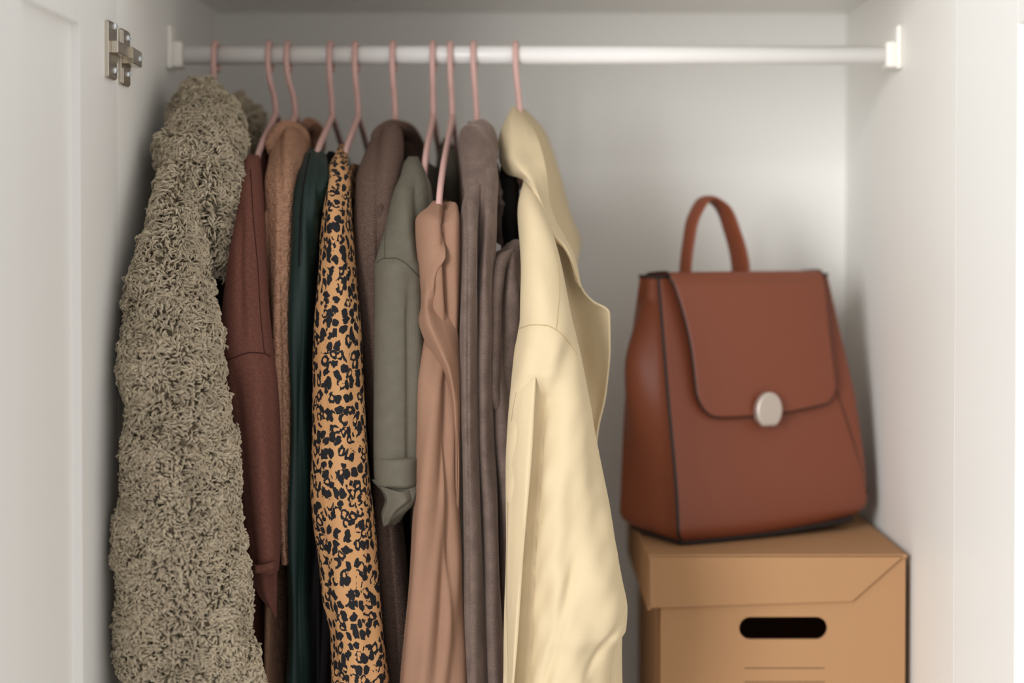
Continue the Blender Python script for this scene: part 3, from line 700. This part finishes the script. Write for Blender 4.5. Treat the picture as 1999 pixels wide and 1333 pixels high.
tube('sleeve', [(474, 990, 1014, 1.765, .010), (492, 966, 1017, 1.75, .02), (540, 956, 1014, 1.745, .024), (620, 953, 1008, 1.738, .026), (700, 953, 1004, 1.735, .026), (800, 955, 1002, 1.732, .024), (900, 958, 1000, 1.73, .024), (1100, 965, 1000, 1.73, .024), (1333, 975, 1000, 1.73, .024), (1500, 980, 1002, 1.73, .024)],
     m9, c9, seed=104, wr=.003, fold=lambda x, y: .003 * np.cos((x - 960) / 9 - y * .01))
roll('belt_loop', [(1000, 492, 1.735, .003), (980, 508, 1.722, .006), (968, 560, 1.715, .0068), (962, 640, 1.708, .0068), (960, 720, 1.705, .0068), (961, 775, 1.705, .0066), (968, 792, 1.708, .005), (976, 770, 1.715, .003)], m9, c9, ns=16, flat=1.0)
sheet('hood_edge', [[(952, 262, 1.86), (968, 275, 1.865), (972, 300, 1.87)], [(950, 330, 1.83), (966, 335, 1.825), (974, 332, 1.83)], [(955, 370, 1.81), (970, 362, 1.80), (986, 372, 1.81)], [(958, 410, 1.80), (978, 400, 1.785), (997, 420, 1.80)], [(962, 442, 1.80), (976, 438, 1.79), (998, 434, 1.80)], [(965, 470, 1.80), (980, 480, 1.79), (1000, 500, 1.80)]], m9, c9, thick=.004, wr=.0015, ws=(10, 60))
body('robe_body', m9, c9, NX[8] + .002, CZ + .095, HEM, .05, .19, .009, slant=.012, seed=105)

# 10 yellow jacket
c10 = thing('cotton_jacket', 'pale butter yellow cotton jacket with wide collar, rightmost of the hanging clothes', 'jacket', (NX[9], YR, 0.9))
m10 = M['yellow']
def f10(x, y):
    v = 1046 - (y - 735) * .075                     # the pleat running down from below the shoulder
    a = np.clip((y - 725) / 40, 0, 1)
    d = -.020 * a * np.exp(-np.where(x > v, (x - v) / 50, (v - x) / 14) ** 1.3)
    d = d + .004 * a * np.exp(-((x - (v + 62 + (y - 800) * .02)) / 20) ** 2)
    d = d + .0022 * np.sin((x + .5 * y) / 30) * np.clip((y - 650) / 100, 0, 1) * (x > v)
    d = d - .006 * np.exp(-((x + (y - 1240) * .75 - 1185) / 9) ** 2) * np.clip((y - 1090) / 60, 0, 1) * np.clip((x - 1130) / 40, 0, 1)
    d = d - .004 * np.exp(-((x - 1096 + (y - 1180) * .25) / 10) ** 2) * np.clip((y - 1040) / 80, 0, 1)
    d = d + .0018 * np.sin(x / 9 + y / 35) * np.exp(-((y - 690) / 60) ** 2) + .0014 * wob(x / 60.0 + y / 160.0, y / 220.0 - x / 160.0, 77) * np.clip((y - 620) / 80, 0, 1) + .0012 * np.sin((x * 1.0 - y * .35) / 17) * np.clip((y - 930) / 200, 0, 1) * np.clip((x - 1060) / 60, 0, 1)
    return d
s10 = tube('sleeve', [(348, 1022, 1036, 1.795, .006), (380, 1016, 1050, 1.765, .02), (420, 1014, 1065, 1.742, .03), (480, 1014, 1084, 1.717, .035), (550, 1016, 1102, 1.695, .04), (620, 1016, 1119, 1.682, .042), (650, 1012, 1126, 1.677, .044), (690, 1004, 1134, 1.67, .045), (770, 997, 1150, 1.662, .045),
     (850, 992, 1166, 1.657, .045), (950, 987, 1181, 1.652, .045), (1050, 985, 1197, 1.65, .045), (1130, 984, 1213, 1.647, .045), (1190, 984, 1223, 1.647, .045), (1230, 984, 1221, 1.647, .045), (1262, 984, 1200, 1.65, .045), (1333, 984, 1192, 1.652, .045), (1500, 985, 1186, 1.66, .045)],
     m10, c10, fold=f10, nu=140, nv=200, seed=111, wr=.0016, ws=(9, 5))
rows_ = []
for y in (728, 760, 800, 860, 940, 1040, 1140, 1240, 1333, 1420, 1500):
    v = 1047 - (y - 735) * .075; lft = float(np.interp(y, [728, 770, 850, 950, 1050, 1500], [1030, 1004, 995, 990, 988, 987]))
    yc = float(np.interp(y, [690, 770, 850, 950, 1050, 1190, 1500], [1.67, 1.662, 1.657, 1.652, 1.65, 1.647, 1.66])); k_ = np.clip((y - 728) / 120, 0, 1)
    m_ = lft * .5 + v * .5
    rows_.append([(lft, y, yc - .011 - .003 * (1 - k_) * 5), (m_, y, yc - .031 - .004 * (1 - k_)), (v - 3, y, yc - .0405), (v + 2 * k_, y, yc - .0395)])
sheet('pleat', rows_, m10, s10, nu=24, nv=120, thick=.0014, wr=.0012, ws=(16, 5), seed=118)
seam('seam', s10, [(1014, 641), (1040, 634), (1065, 635), (1088, 646), (1108, 666), (1126, 692)], M['yellow_seam'], s10, .00045)
seam('seam', s10, [(1083, 490), (1091, 530), (1092, 570), (1089, 610), (1086, 643)], M['yellow_seam'], s10, .0003)
tube('cuff_end', [(1240, 1150, 1216, 1.685, .02), (1290, 1150, 1214, 1.685, .03), (1333, 1150, 1213, 1.685, .03), (1500, 1150, 1210, 1.685, .03)], m10, s10, seed=112)
sheet('collar', [
    [(1000, 209, 1.885), (1003, 207, 1.888), (1007, 209, 1.892), (1013, 214, 1.895)],
    [(984, 240, 1.86), (1000, 232, 1.845), (1018, 232, 1.850), (1030, 236, 1.855)],
    [(973, 276, 1.84), (1000, 266, 1.815), (1026, 262, 1.820), (1046, 260, 1.83)],
    [(974, 312, 1.82), (1002, 300, 1.79), (1034, 296, 1.80), (1057, 290, 1.808)],
    [(990, 340, 1.80), (1016, 326, 1.772), (1042, 322, 1.782), (1065, 322, 1.79)],
    [(1020, 350, 1.778), (1036, 350, 1.762), (1054, 350, 1.772), (1070, 356, 1.782)],
    [(1038, 370, 1.755), (1048, 374, 1.748), (1060, 380, 1.760), (1073, 392, 1.77)],
    [(1057, 416, 1.738), (1064, 416, 1.732), (1072, 420, 1.745), (1084, 430, 1.755)],
    [(1078, 468, 1.722), (1084, 462, 1.716), (1092, 458, 1.73), (1102, 462, 1.742)],
    [(1096, 480, 1.716), (1102, 480, 1.713), (1110, 482, 1.725), (1118, 492, 1.735)],
    [(1112, 506, 1.714), (1116, 508, 1.712), (1120, 510, 1.72), (1125, 514, 1.74)],
    [(1124, 545, 1.716), (1127, 548, 1.714), (1130, 552, 1.72), (1134, 560, 1.73)]], m10, c10, nv=140, thick=.002, seed=113)
sheet('back_collar', [
    [(1006, 213, 1.905), (1018, 211, 1.925), (1028, 215, 1.955)],
    [(1030, 256, 1.895), (1054, 250, 1.93), (1068, 264, 1.99)],
    [(1044, 306, 1.88), (1076, 300, 1.93), (1091, 334, 2.00)],
    [(1054, 360, 1.87), (1086, 356, 1.93), (1104, 384, 2.00)],
    [(1060, 410, 1.86), (1098, 404, 1.93), (1118, 426, 2.00)],
    [(1072, 460, 1.85), (1112, 452, 1.92), (1134, 470, 1.99)],
    [(1090, 500, 1.84), (1118, 490, 1.90), (1130, 496, 1.95)],
    [(1100, 530, 1.83), (1118, 520, 1.87), (1124, 522, 1.90)]], m10, c10, thick=.002, seed=114)
sheet('lapel_facing', [
    [(1068, 440, 1.765), (1092, 476, 1.745), (1110, 500, 1.735), (1125, 513, 1.733)],
    [(1078, 500, 1.755), (1100, 520, 1.748), (1118, 545, 1.738), (1135, 564, 1.733)],
    [(1088, 560, 1.75), (1108, 575, 1.752), (1132, 585, 1.745), (1156, 588, 1.734)],
    [(1096, 610, 1.745), (1122, 615, 1.758), (1156, 612, 1.748), (1189, 612, 1.735)],
    [(1108, 680, 1.74), (1134, 682, 1.758), (1164, 682, 1.748), (1190, 680, 1.737)],
    [(1122, 760, 1.73), (1144, 762, 1.752), (1166, 762, 1.748), (1181, 760, 1.74)],
    [(1138, 815, 1.725), (1150, 820, 1.745), (1158, 828, 1.745), (1166, 836, 1.74)],
    [(1142, 880, 1.72), (1150, 885, 1.74), (1155, 890, 1.745), (1160, 895, 1.745)]], m10, c10, nv=110, thick=.002, seed=115)
tube('gap_fill', [(325, 974, 1000, 1.85, .02), (360, 972, 1012, 1.83, .03), (420, 974, 1018, 1.81, .03), (480, 982, 1022, 1.80, .03), (560, 990, 1022, 1.79, .02)], M['dark_fill'], c10, seed=117)  # black tube added to fill the gap between robe and jacket collar
body('jacket_body', m10, c10, NX[9] + .012, CZ + .072, HEM + .02, .10, .17, .012, slant=.03, drop=.07, yc=1.93, seed=116)

# ------------------------------------------------------------------ cardboard box
YBX = 1.84
bx0 = float(P(1290, 1200, YBX)[0]); bx1 = float(P(1769, 1200, YBX)[0]); lx0 = float(P(1264, 1100, YBX)[0])
bz1 = float(P(1500, 1082, YBX)[2]); bd = 0.335
cb = thing('cardboard_box', 'brown cardboard storage box with lid and oval hand hole, under the backpack', 'box', ((bx0 + bx1) / 2, YBX + bd / 2, ZF))
ybf = YBX + 0.004; tk = 0.004
def panel_with_hole(name, y, th):
    h0 = P(1443, 1226, y); h1 = P(1615, 1226, y); hr = (P(1500, 1204, y)[2] - P(1500, 1248, y)[2]) / 2
    cxh = (h0[0] + h1[0]) / 2; czh = h0[2]; hw = (h1[0] - h0[0]) / 2 - hr
    z0, z1 = ZF, bz1 - 0.004; n = 48; inner = []; outer = []
    for i in range(n):
        a = 2 * math.pi * i / n; x = hr * math.cos(a) + (hw if math.cos(a) >= 0 else -hw); zz = hr * math.sin(a)
        inner.append((cxh + x, czh + zz))
        d = np.array([x, zz]); 
        s = min([((bx1 - cxh) / d[0]) if d[0] > 1e-9 else 1e9, ((bx0 - cxh) / d[0]) if d[0] < -1e-9 else 1e9, ((z1 - czh) / d[1]) if d[1] > 1e-9 else 1e9, ((z0 - czh) / d[1]) if d[1] < -1e-9 else 1e9])
        outer.append([cxh + d[0] * s, czh + d[1] * s])
    for cx_, cz_ in ((bx0, z0), (bx1, z0), (bx0, z1), (bx1, z1)):     # snap the nearest outer points on to the corners
        k = min(range(n), key=lambda q: (outer[q][0] - cx_) ** 2 + (outer[q][1] - cz_) ** 2); outer[k] = [cx_, cz_]
    v = [(x, y, zz) for x, zz in inner] + [(x, y, zz) for x, zz in outer] + [(x, y + th, zz) for x, zz in inner] + [(x, y + th, zz) for x, zz in outer]
    f = []
    for i in range(n):
        j = (i + 1) % n
        f += [(i, j, n + j, n + i), (2 * n + j, 2 * n + i, 3 * n + i, 3 * n + j), (j, i, 2 * n + i, 2 * n + j), (n + i, n + j, 3 * n + j, 3 * n + i)]
    me = mesh_np(name, v, f, None, False); bm = bmesh.new(); bm.from_mesh(me); bmesh.ops.recalc_face_normals(bm, faces=bm.faces); bm.to_mesh(me); bm.free()
    o = link(name, me, M['card'], cb); me.materials.append(M['card_edge'])
    for p in me.polygons:
        vs = [x % (2 * n) for x in p.vertices]
        if all(x < n for x in vs): p.material_index = 1
    return o
panel_with_hole('front_panel', ybf, tk)
box('side_panel', (bx0, ybf + tk, ZF), (bx0 + tk, YBX + bd - tk, bz1 - .004), M['card'], cb, bev=.0008)
box('side_panel', (bx1 - tk, ybf + tk, ZF), (bx1, YBX + bd - tk, bz1 - .004), M['card'], cb, bev=.0008)
box('back_panel', (bx0, YBX + bd - tk, ZF), (bx1, YBX + bd, bz1 - .004), M['card'], cb, bev=.0008)
box('bottom_panel', (bx0 + tk, ybf + tk, ZF), (bx1 - tk, YBX + bd - tk, ZF + tk), M['card'], cb)
box('lid', (lx0, YBX - .0005, bz1 - .004), (bx1 + .001, YBX + bd, bz1), M['card'], cb, bev=.0016, seg=3)
box('lid_side', (lx0, YBX + .0028, bz1 - .056), (lx0 + .004, YBX + bd, bz1 - .003), M['card'], cb, bev=.001)
fl = [P(1267, 1083, YBX), P(1768, 1081, YBX), P(1664, 1174, YBX), P(1268, 1187, YBX)]
bm = bmesh.new(); vs = [bm.verts.new((p[0], YBX - .0005, p[2] - (.0008 if i < 2 else 0))) for i, p in enumerate(fl)]; f = bm.faces.new(vs)
e = bmesh.ops.extrude_face_region(bm, geom=[f])
for g_ in e['geom']:
    if isinstance(g_, bmesh.types.BMVert): g_.co.y += .0035
bmesh.ops.recalc_face_normals(bm, faces=bm.faces); bmesh.ops.bevel(bm, geom=bm.edges[:], offset=.0007, segments=2, affect='EDGES')
me = bpy.data.meshes.new('lid_flap'); bm.to_mesh(me); bm.free(); link('lid_flap', me, M['card'], cb)
for yy in (1304, 1331):
    a = P(1453, yy, ybf); b_ = P(1610, yy, ybf)
    box('printed_line', (a[0], ybf - .0002, a[2] - .0004), (b_[0], ybf + .0004, a[2] + .0004), M['ink'], cb)

# ------------------------------------------------------------------ backpack
O = np.array([0.1636, 1.8755, bz1]); U = np.array([.883, .469, 0]); Nn_ = np.array([-.469, .883, 0]); H = 0.272
def W(u, n, h): 
    u, n, h = np.broadcast_arrays(np.asarray(u, float), np.asarray(n, float), np.asarray(h, float))
    return O + u[..., None] * U + n[..., None] * Nn_ + h[..., None] * np.array([0, 0, 1.0])
bp_ = thing('leather_backpack', 'cognac brown leather backpack with flap and round silver clasp on the cardboard box', 'backpack', W(.12, .06, 0).tolist())
ts_ = np.array([0, .03, .08, .2, .45, .62, .75, .9, 1.0])
FU0 = lambda t: pchip([0, .5, 1], np.array([0, .004, .0132]), t)
FU1 = lambda t: pchip([0, .1, .5, .7, 1], np.array([.240, .244, .246, .241, .2345]), t)
NFt = lambda t: pchip([0, .15, .5, 1], np.array([0, .004, .024, .060]), t)
NBt = lambda t: pchip([0, .5, 1], np.array([.1195, .115, .100]), t)
def bagring(t, inset=0.0, k=14):
    """outline of the bag at height t: front-left, front-right, back-right, back-left with soft gussets"""
    t = np.array([t]); u0, u1, nf, nb = FU0(t)[0] + inset, FU1(t)[0] - inset, NFt(t)[0] + inset, NBt(t)[0] - inset
    t = t[0]
    pin = .022 * math.exp(-((t - .66) / (.19 if t > .66 else .30)) ** 2)      # gusset bulges out high up
    r = .006
    def corner(cx, cy, a0):
        return [(cx + r * math.cos(a0 + i * math.pi / 2 / 5), cy + r * math.sin(a0 + i * math.pi / 2 / 5)) for i in range(6)]
    pts = []
    fr = np.linspace(0, 1, k)
    front = [(u0 + r + (u1 - u0 - 2 * r) * x, nf - .004 * math.sin(math.pi * x) * (1 - .5 * t)) for x in fr]
    right = [(u1 + pin * .9 * math.sin(math.pi * x) ** 1.2, nf + r + (nb - nf - 2 * r) * x) for x in fr]
    back = [(u1 - r - (u1 - u0 - 2 * r) * x, nb) for x in fr]
    left = [(u0 - pin * math.sin(math.pi * x) ** 1.2 + .004 * math.sin(2 * math.pi * x) * (t > .9), nb - r - (nb - nf - 2 * r) * x) for x in fr]
    return front + corner(u1 - r, nf + r, -math.pi / 2)[1:-1] + right + corner(u1 - r, nb - r, 0)[1:-1] + back + corner(u0 + r, nb - r, math.pi / 2)[1:-1] + left + corner(u0 + r, nf + r, math.pi)[1:-1]
lev = np.concatenate([[0.010, .014, .022, .04, .065], np.linspace(.09, .97, 60), [.985, 1.0]])
ring = []
for t in lev:
    ins = .012 * max(0, 1 - (t - .010) / .055) ** 2.2
    q = np.array(bagring(t, ins)); lift = .013 * (np.clip(q[:, 0] / .24, 0, 1)) ** 2.2 * max(0, 1 - t * 2.2) + .004 * np.clip(q[:, 1] / .12, 0, 1) * max(0, 1 - t * 2)
    ring.append(W(q[:, 0], q[:, 1], t * H + lift))
g = np.array(ring); nvb, nub = g.shape[:2]
f = grid_faces(nvb, nub, True); v = np.vstack([g.reshape(-1, 3), g[0].mean(0), g[-1].mean(0) - [0, 0, .012]])
for i in range(nub):
    f.append(((i + 1) % nub, i, nvb * nub)); f.append(((nvb - 1) * nub + i, (nvb - 1) * nub + (i + 1) % nub, nvb * nub + 1))
me = mesh_np('bag_body', v, f); bm = bmesh.new(); bm.from_mesh(me); bmesh.ops.recalc_face_normals(bm, faces=bm.faces); bm.to_mesh(me); bm.free()
link('bag_body', me, M['leather'], bp_)
# black base under the body
rb = []
for hh, ins in ((0, .012), (.0014, .0085), (.0034, .0085), (.0046, .011), (.005, .015)):
    q = np.array(bagring(.02, ins)); lift = .012 * (np.clip(q[:, 0] / .24, 0, 1)) ** 2.2 + .004 * np.clip(q[:, 1] / .12, 0, 1)
    rb.append(W(q[:, 0], q[:, 1], hh + lift * (1 if hh > .002 else .7)))
gb = np.array(rb); f = grid_faces(len(rb), nub, True); v = np.vstack([gb.reshape(-1, 3), gb[0].mean(0), gb[-1].mean(0)])
for i in range(nub):
    f.append(((i + 1) % nub, i, len(rb) * nub)); f.append(((len(rb) - 1) * nub + i, (len(rb) - 1) * nub + (i + 1) % nub, len(rb) * nub + 1))
me = mesh_np('base_trim', v, f); bm = bmesh.new(); bm.from_mesh(me); bmesh.ops.recalc_face_normals(bm, faces=bm.faces); bm.to_mesh(me); bm.free()
link('base_trim', me, M['black_trim'], bp_)
tt = np.linspace(.02, 1, 30)
sweep('piping', W(FU0(tt) + .0012 + .012 * np.clip(1 - (tt - .010) / .055, 0, 1) ** 2.2, NFt(tt) + .0012 + .012 * np.clip(1 - (tt - .010) / .055, 0, 1) ** 2.2, tt * H), .0015, M['black_trim'], bp_, ns=8, nseg=80)
tt = np.linspace(.14, .62, 20)
sweep('side_seam', W(FU1(tt) - .002 - .03 * ((tt - .14) / .48) ** 1.0, NFt(tt) - .0005 - .0012 * np.sin(np.pi * (tt - .14) / .48), tt * H), .0005, M['black_trim'], bp_, ns=8, nseg=50)
# top edge
q = np.array(bagring(1.0)); sweep('top_edge', np.vstack([W(q[:, 0], q[:, 1], H), W(q[:1, 0], q[:1, 1], H)]), .0016, M['black_trim'], bp_, ns=8, nseg=160)
# flap: from the back, over the top, down the front, with rounded lower corners
def flap_mesh(name, off, grow, m, thick):
    nu, nv = 48, 70
    h_low = .128 - grow; pathq = []
    for k in np.linspace(0, 1, nv):
        L_ = k * 1.0
        if L_ < .2: a = L_ / .2; n = .098 + (.056 - .098) * a; h = H + .002 + .003 * math.sin(a * math.pi / 2); ext = 0
        elif L_ < .26: a = (L_ - .2) / .06; n = .056 - .010 * math.sin(a * math.pi / 2); h = H + .005 - .012 * (1 - math.cos(a * math.pi / 2))
        else:
            a = (L_ - .26) / .74; h = H - .007 + (h_low - H + .007) * a; n = NFt(np.array([h / H]))[0] - .0145 + .006 * a ** 2 
        pathq.append((n - off, h + (off if L_ < .26 else 0)))
    ua, ub = .0345 - grow, .2125 + grow; rc = .030; g = np.zeros((nv, nu, 3))
    for j, (n, h) in enumerate(pathq):
        front = j / (nv - 1) >= .26
        x = np.linspace(-1, 1, nu); x = np.sign(x) * np.abs(x) ** 1.0
        ins = 0.0
        if front:
            dh = h - h_low
            if dh < rc: ins = rc - math.sqrt(max(0, rc * rc - (rc - dh) ** 2))
        q_ = max(0, min(1, (h - .185) / (H - .185))) if front else 1.0; top_in = -.013 * q_ ** 2
        a = ua + .9 * ins + top_in; b = ub - .9 * ins + (.006 * q_ ** 2 - .004 * max(0, q_ - .7))
        u = (a + b) / 2 + x * (b - a) / 2
        bulge = -.0035 * (1 - x ** 2) if front else 0
        sag = (.007 * (x + 1) / 2 - .002 * (1 - x ** 2)) * max(0, 1 - (h - h_low) / .06) ** 2
        g[j] = W(u, n + bulge, h + sag)
    n = normals(g, False)
    if n[..., 1].mean() > 0: n = -n
    b = g - n * thick; V = np.concatenate([g.reshape(-1, 3), b.reshape(-1, 3)]); K = nu * nv
    ff = grid_faces(nv, nu, False); f2_ = [(p[0] + K, p[3] + K, p[2] + K, p[1] + K) for p in ff]
    edge = [(j * nu, (j + 1) * nu) for j in range(nv - 1)] + [((nv - 1) * nu + i, (nv - 1) * nu + i + 1) for i in range(nu - 1)] + [((j + 1) * nu + nu - 1, j * nu + nu - 1) for j in range(nv - 1)] + [(i + 1, i) for i in range(nu - 1)]
    me = mesh_np(name, V, ff + f2_ + [(x, x + K, y + K, y) for x, y in edge]); bm = bmesh.new(); bm.from_mesh(me); bmesh.ops.recalc_face_normals(bm, faces=bm.faces)
    bm.to_mesh(me); bm.free(); o = link(name, me, m, bp_); return o, g
flp, gfl = flap_mesh('flap', 0.0, 0.0, M['leather'], .0025)
bord = np.concatenate([gfl[2:, 0], gfl[-1, 1:-1], gfl[2:, -1][::-1]])
sweep('flap_edging', bord + (-Nn_ * -.0014), .0013, M['black_trim'], flp, ns=8, nseg=260, smooth_path=True)
# clasp
uc, hc = .1135, .134; nc = float(NFt(np.array([hc / H]))[0]) - .0165
def disc(name, ru, rh, n0, n1, m, parent, du=0, dh=0, flatb=None):
    k = 40; pr = []
    for i in range(k):
        a = 2 * math.pi * i / k; x, y = ru * math.cos(a), rh * math.sin(a)
        if flatb is not None: y = max(y, -rh * flatb)
        pr.append((x, y))
    rings = [(n0, 1.0), (n1 + .0012, 1.0), (n1, .9)]
    v = [W(uc + du + x * s, n, hc + dh + y * s) for n, s in rings for x, y in pr] + [W(uc + du, n1, hc + dh), W(uc + du, n0, hc + dh)]
    ff = grid_faces(3, k, True)
    for i in range(k): ff += [(2 * k + i, 2 * k + (i + 1) % k, 3 * k), ((i + 1) % k, i, 3 * k + 1)]
    me = mesh_np(name, np.array(v), ff, None, False); bm = bmesh.new(); bm.from_mesh(me); bmesh.ops.recalc_face_normals(bm, faces=bm.faces); bm.to_mesh(me); bm.free()
    return link(name, me, m, parent)
cl = disc('clasp', .0158, .0186, nc, nc - .0065, M['clasp'], bp_, flatb=.88)
disc('clasp_back', .0135, .0125, nc + .012, nc, M['steel'], cl, du=-.001, dh=-.004)
bm = bmesh.new()
for i in range(5):
    r_ = bmesh.ops.create_cube(bm, size=1.0); hh = .0014 + .0006 * (i % 2)
    for v in r_['verts']:
        q = W(uc - .005 + i * .0024 + v.co.x * (.0011 if i % 2 else .0006), nc - .0065 + v.co.y * .0003, hc - .0136 + v.co.z * hh); v.co = Vector(q)
me = bpy.data.meshes.new('engraving'); bm.to_mesh(me); bm.free(); link('engraving', me, M['steel'], cl)
# handle
hu0, hu1 = .052, .118
def uat(px, h, n):
    z = bz1 + h - CZ; r = (px - CXP) / FPX; bx_, by_ = O[0] + n * Nn_[0], O[1] + n * Nn_[1]
    return (r * by_ - bx_) / (U[0] - r * U[1])
hp = []
for px, py, tw in ((1337, 545, 0), (1338, 525, 0), (1344, 470, 0), (1356, 415, 0), (1380, 382, 0), (1406, 396, 0), (1430, 450, 0), (1444, 505, 0), (1448, 545, 0)):
    n = .088; h = H + (535 - py) * 1.97 / FPX
    hp.append(W(uat(px, h, n), n, h))
sweep('handle', hp, [.0025, .0025, .0025, .0027, .0029, .0032, .0035, .0037, .0037], M['leather'], bp_, ns=16, nseg=70, flat=4.6, updir=tuple(Nn_))
# shoulder straps hanging at the back
sweep('shoulder_strap', [W(.20, .112, .25), W(.235, .128, .20), W(.252, .130, .13), W(.256, .122, .06), W(.248, .115, .022), W(.215, .118, .010)], .011, M['black_trim'], bp_, ns=12, nseg=60, flat=.28, updir=tuple(Nn_))

for o in bpy.data.objects:                      # parts that look different from the rest of their thing
    n_ = o.name.split('.')[0]
    if n_ == 'clasp': o['label'] = 'round silver turn clasp'
    elif n_ == 'base_trim': o['label'] = 'black edging along the bottom'
    elif n_ == 'piping': o['label'] = 'black piping on the front left edge'
    elif n_ == 'shade_fill': o['label'] = 'shade beside the green sleeve, painted as a black layer'
    elif n_ == 'gap_fill': o['label'] = 'black cloth added in the gap beside the collar'
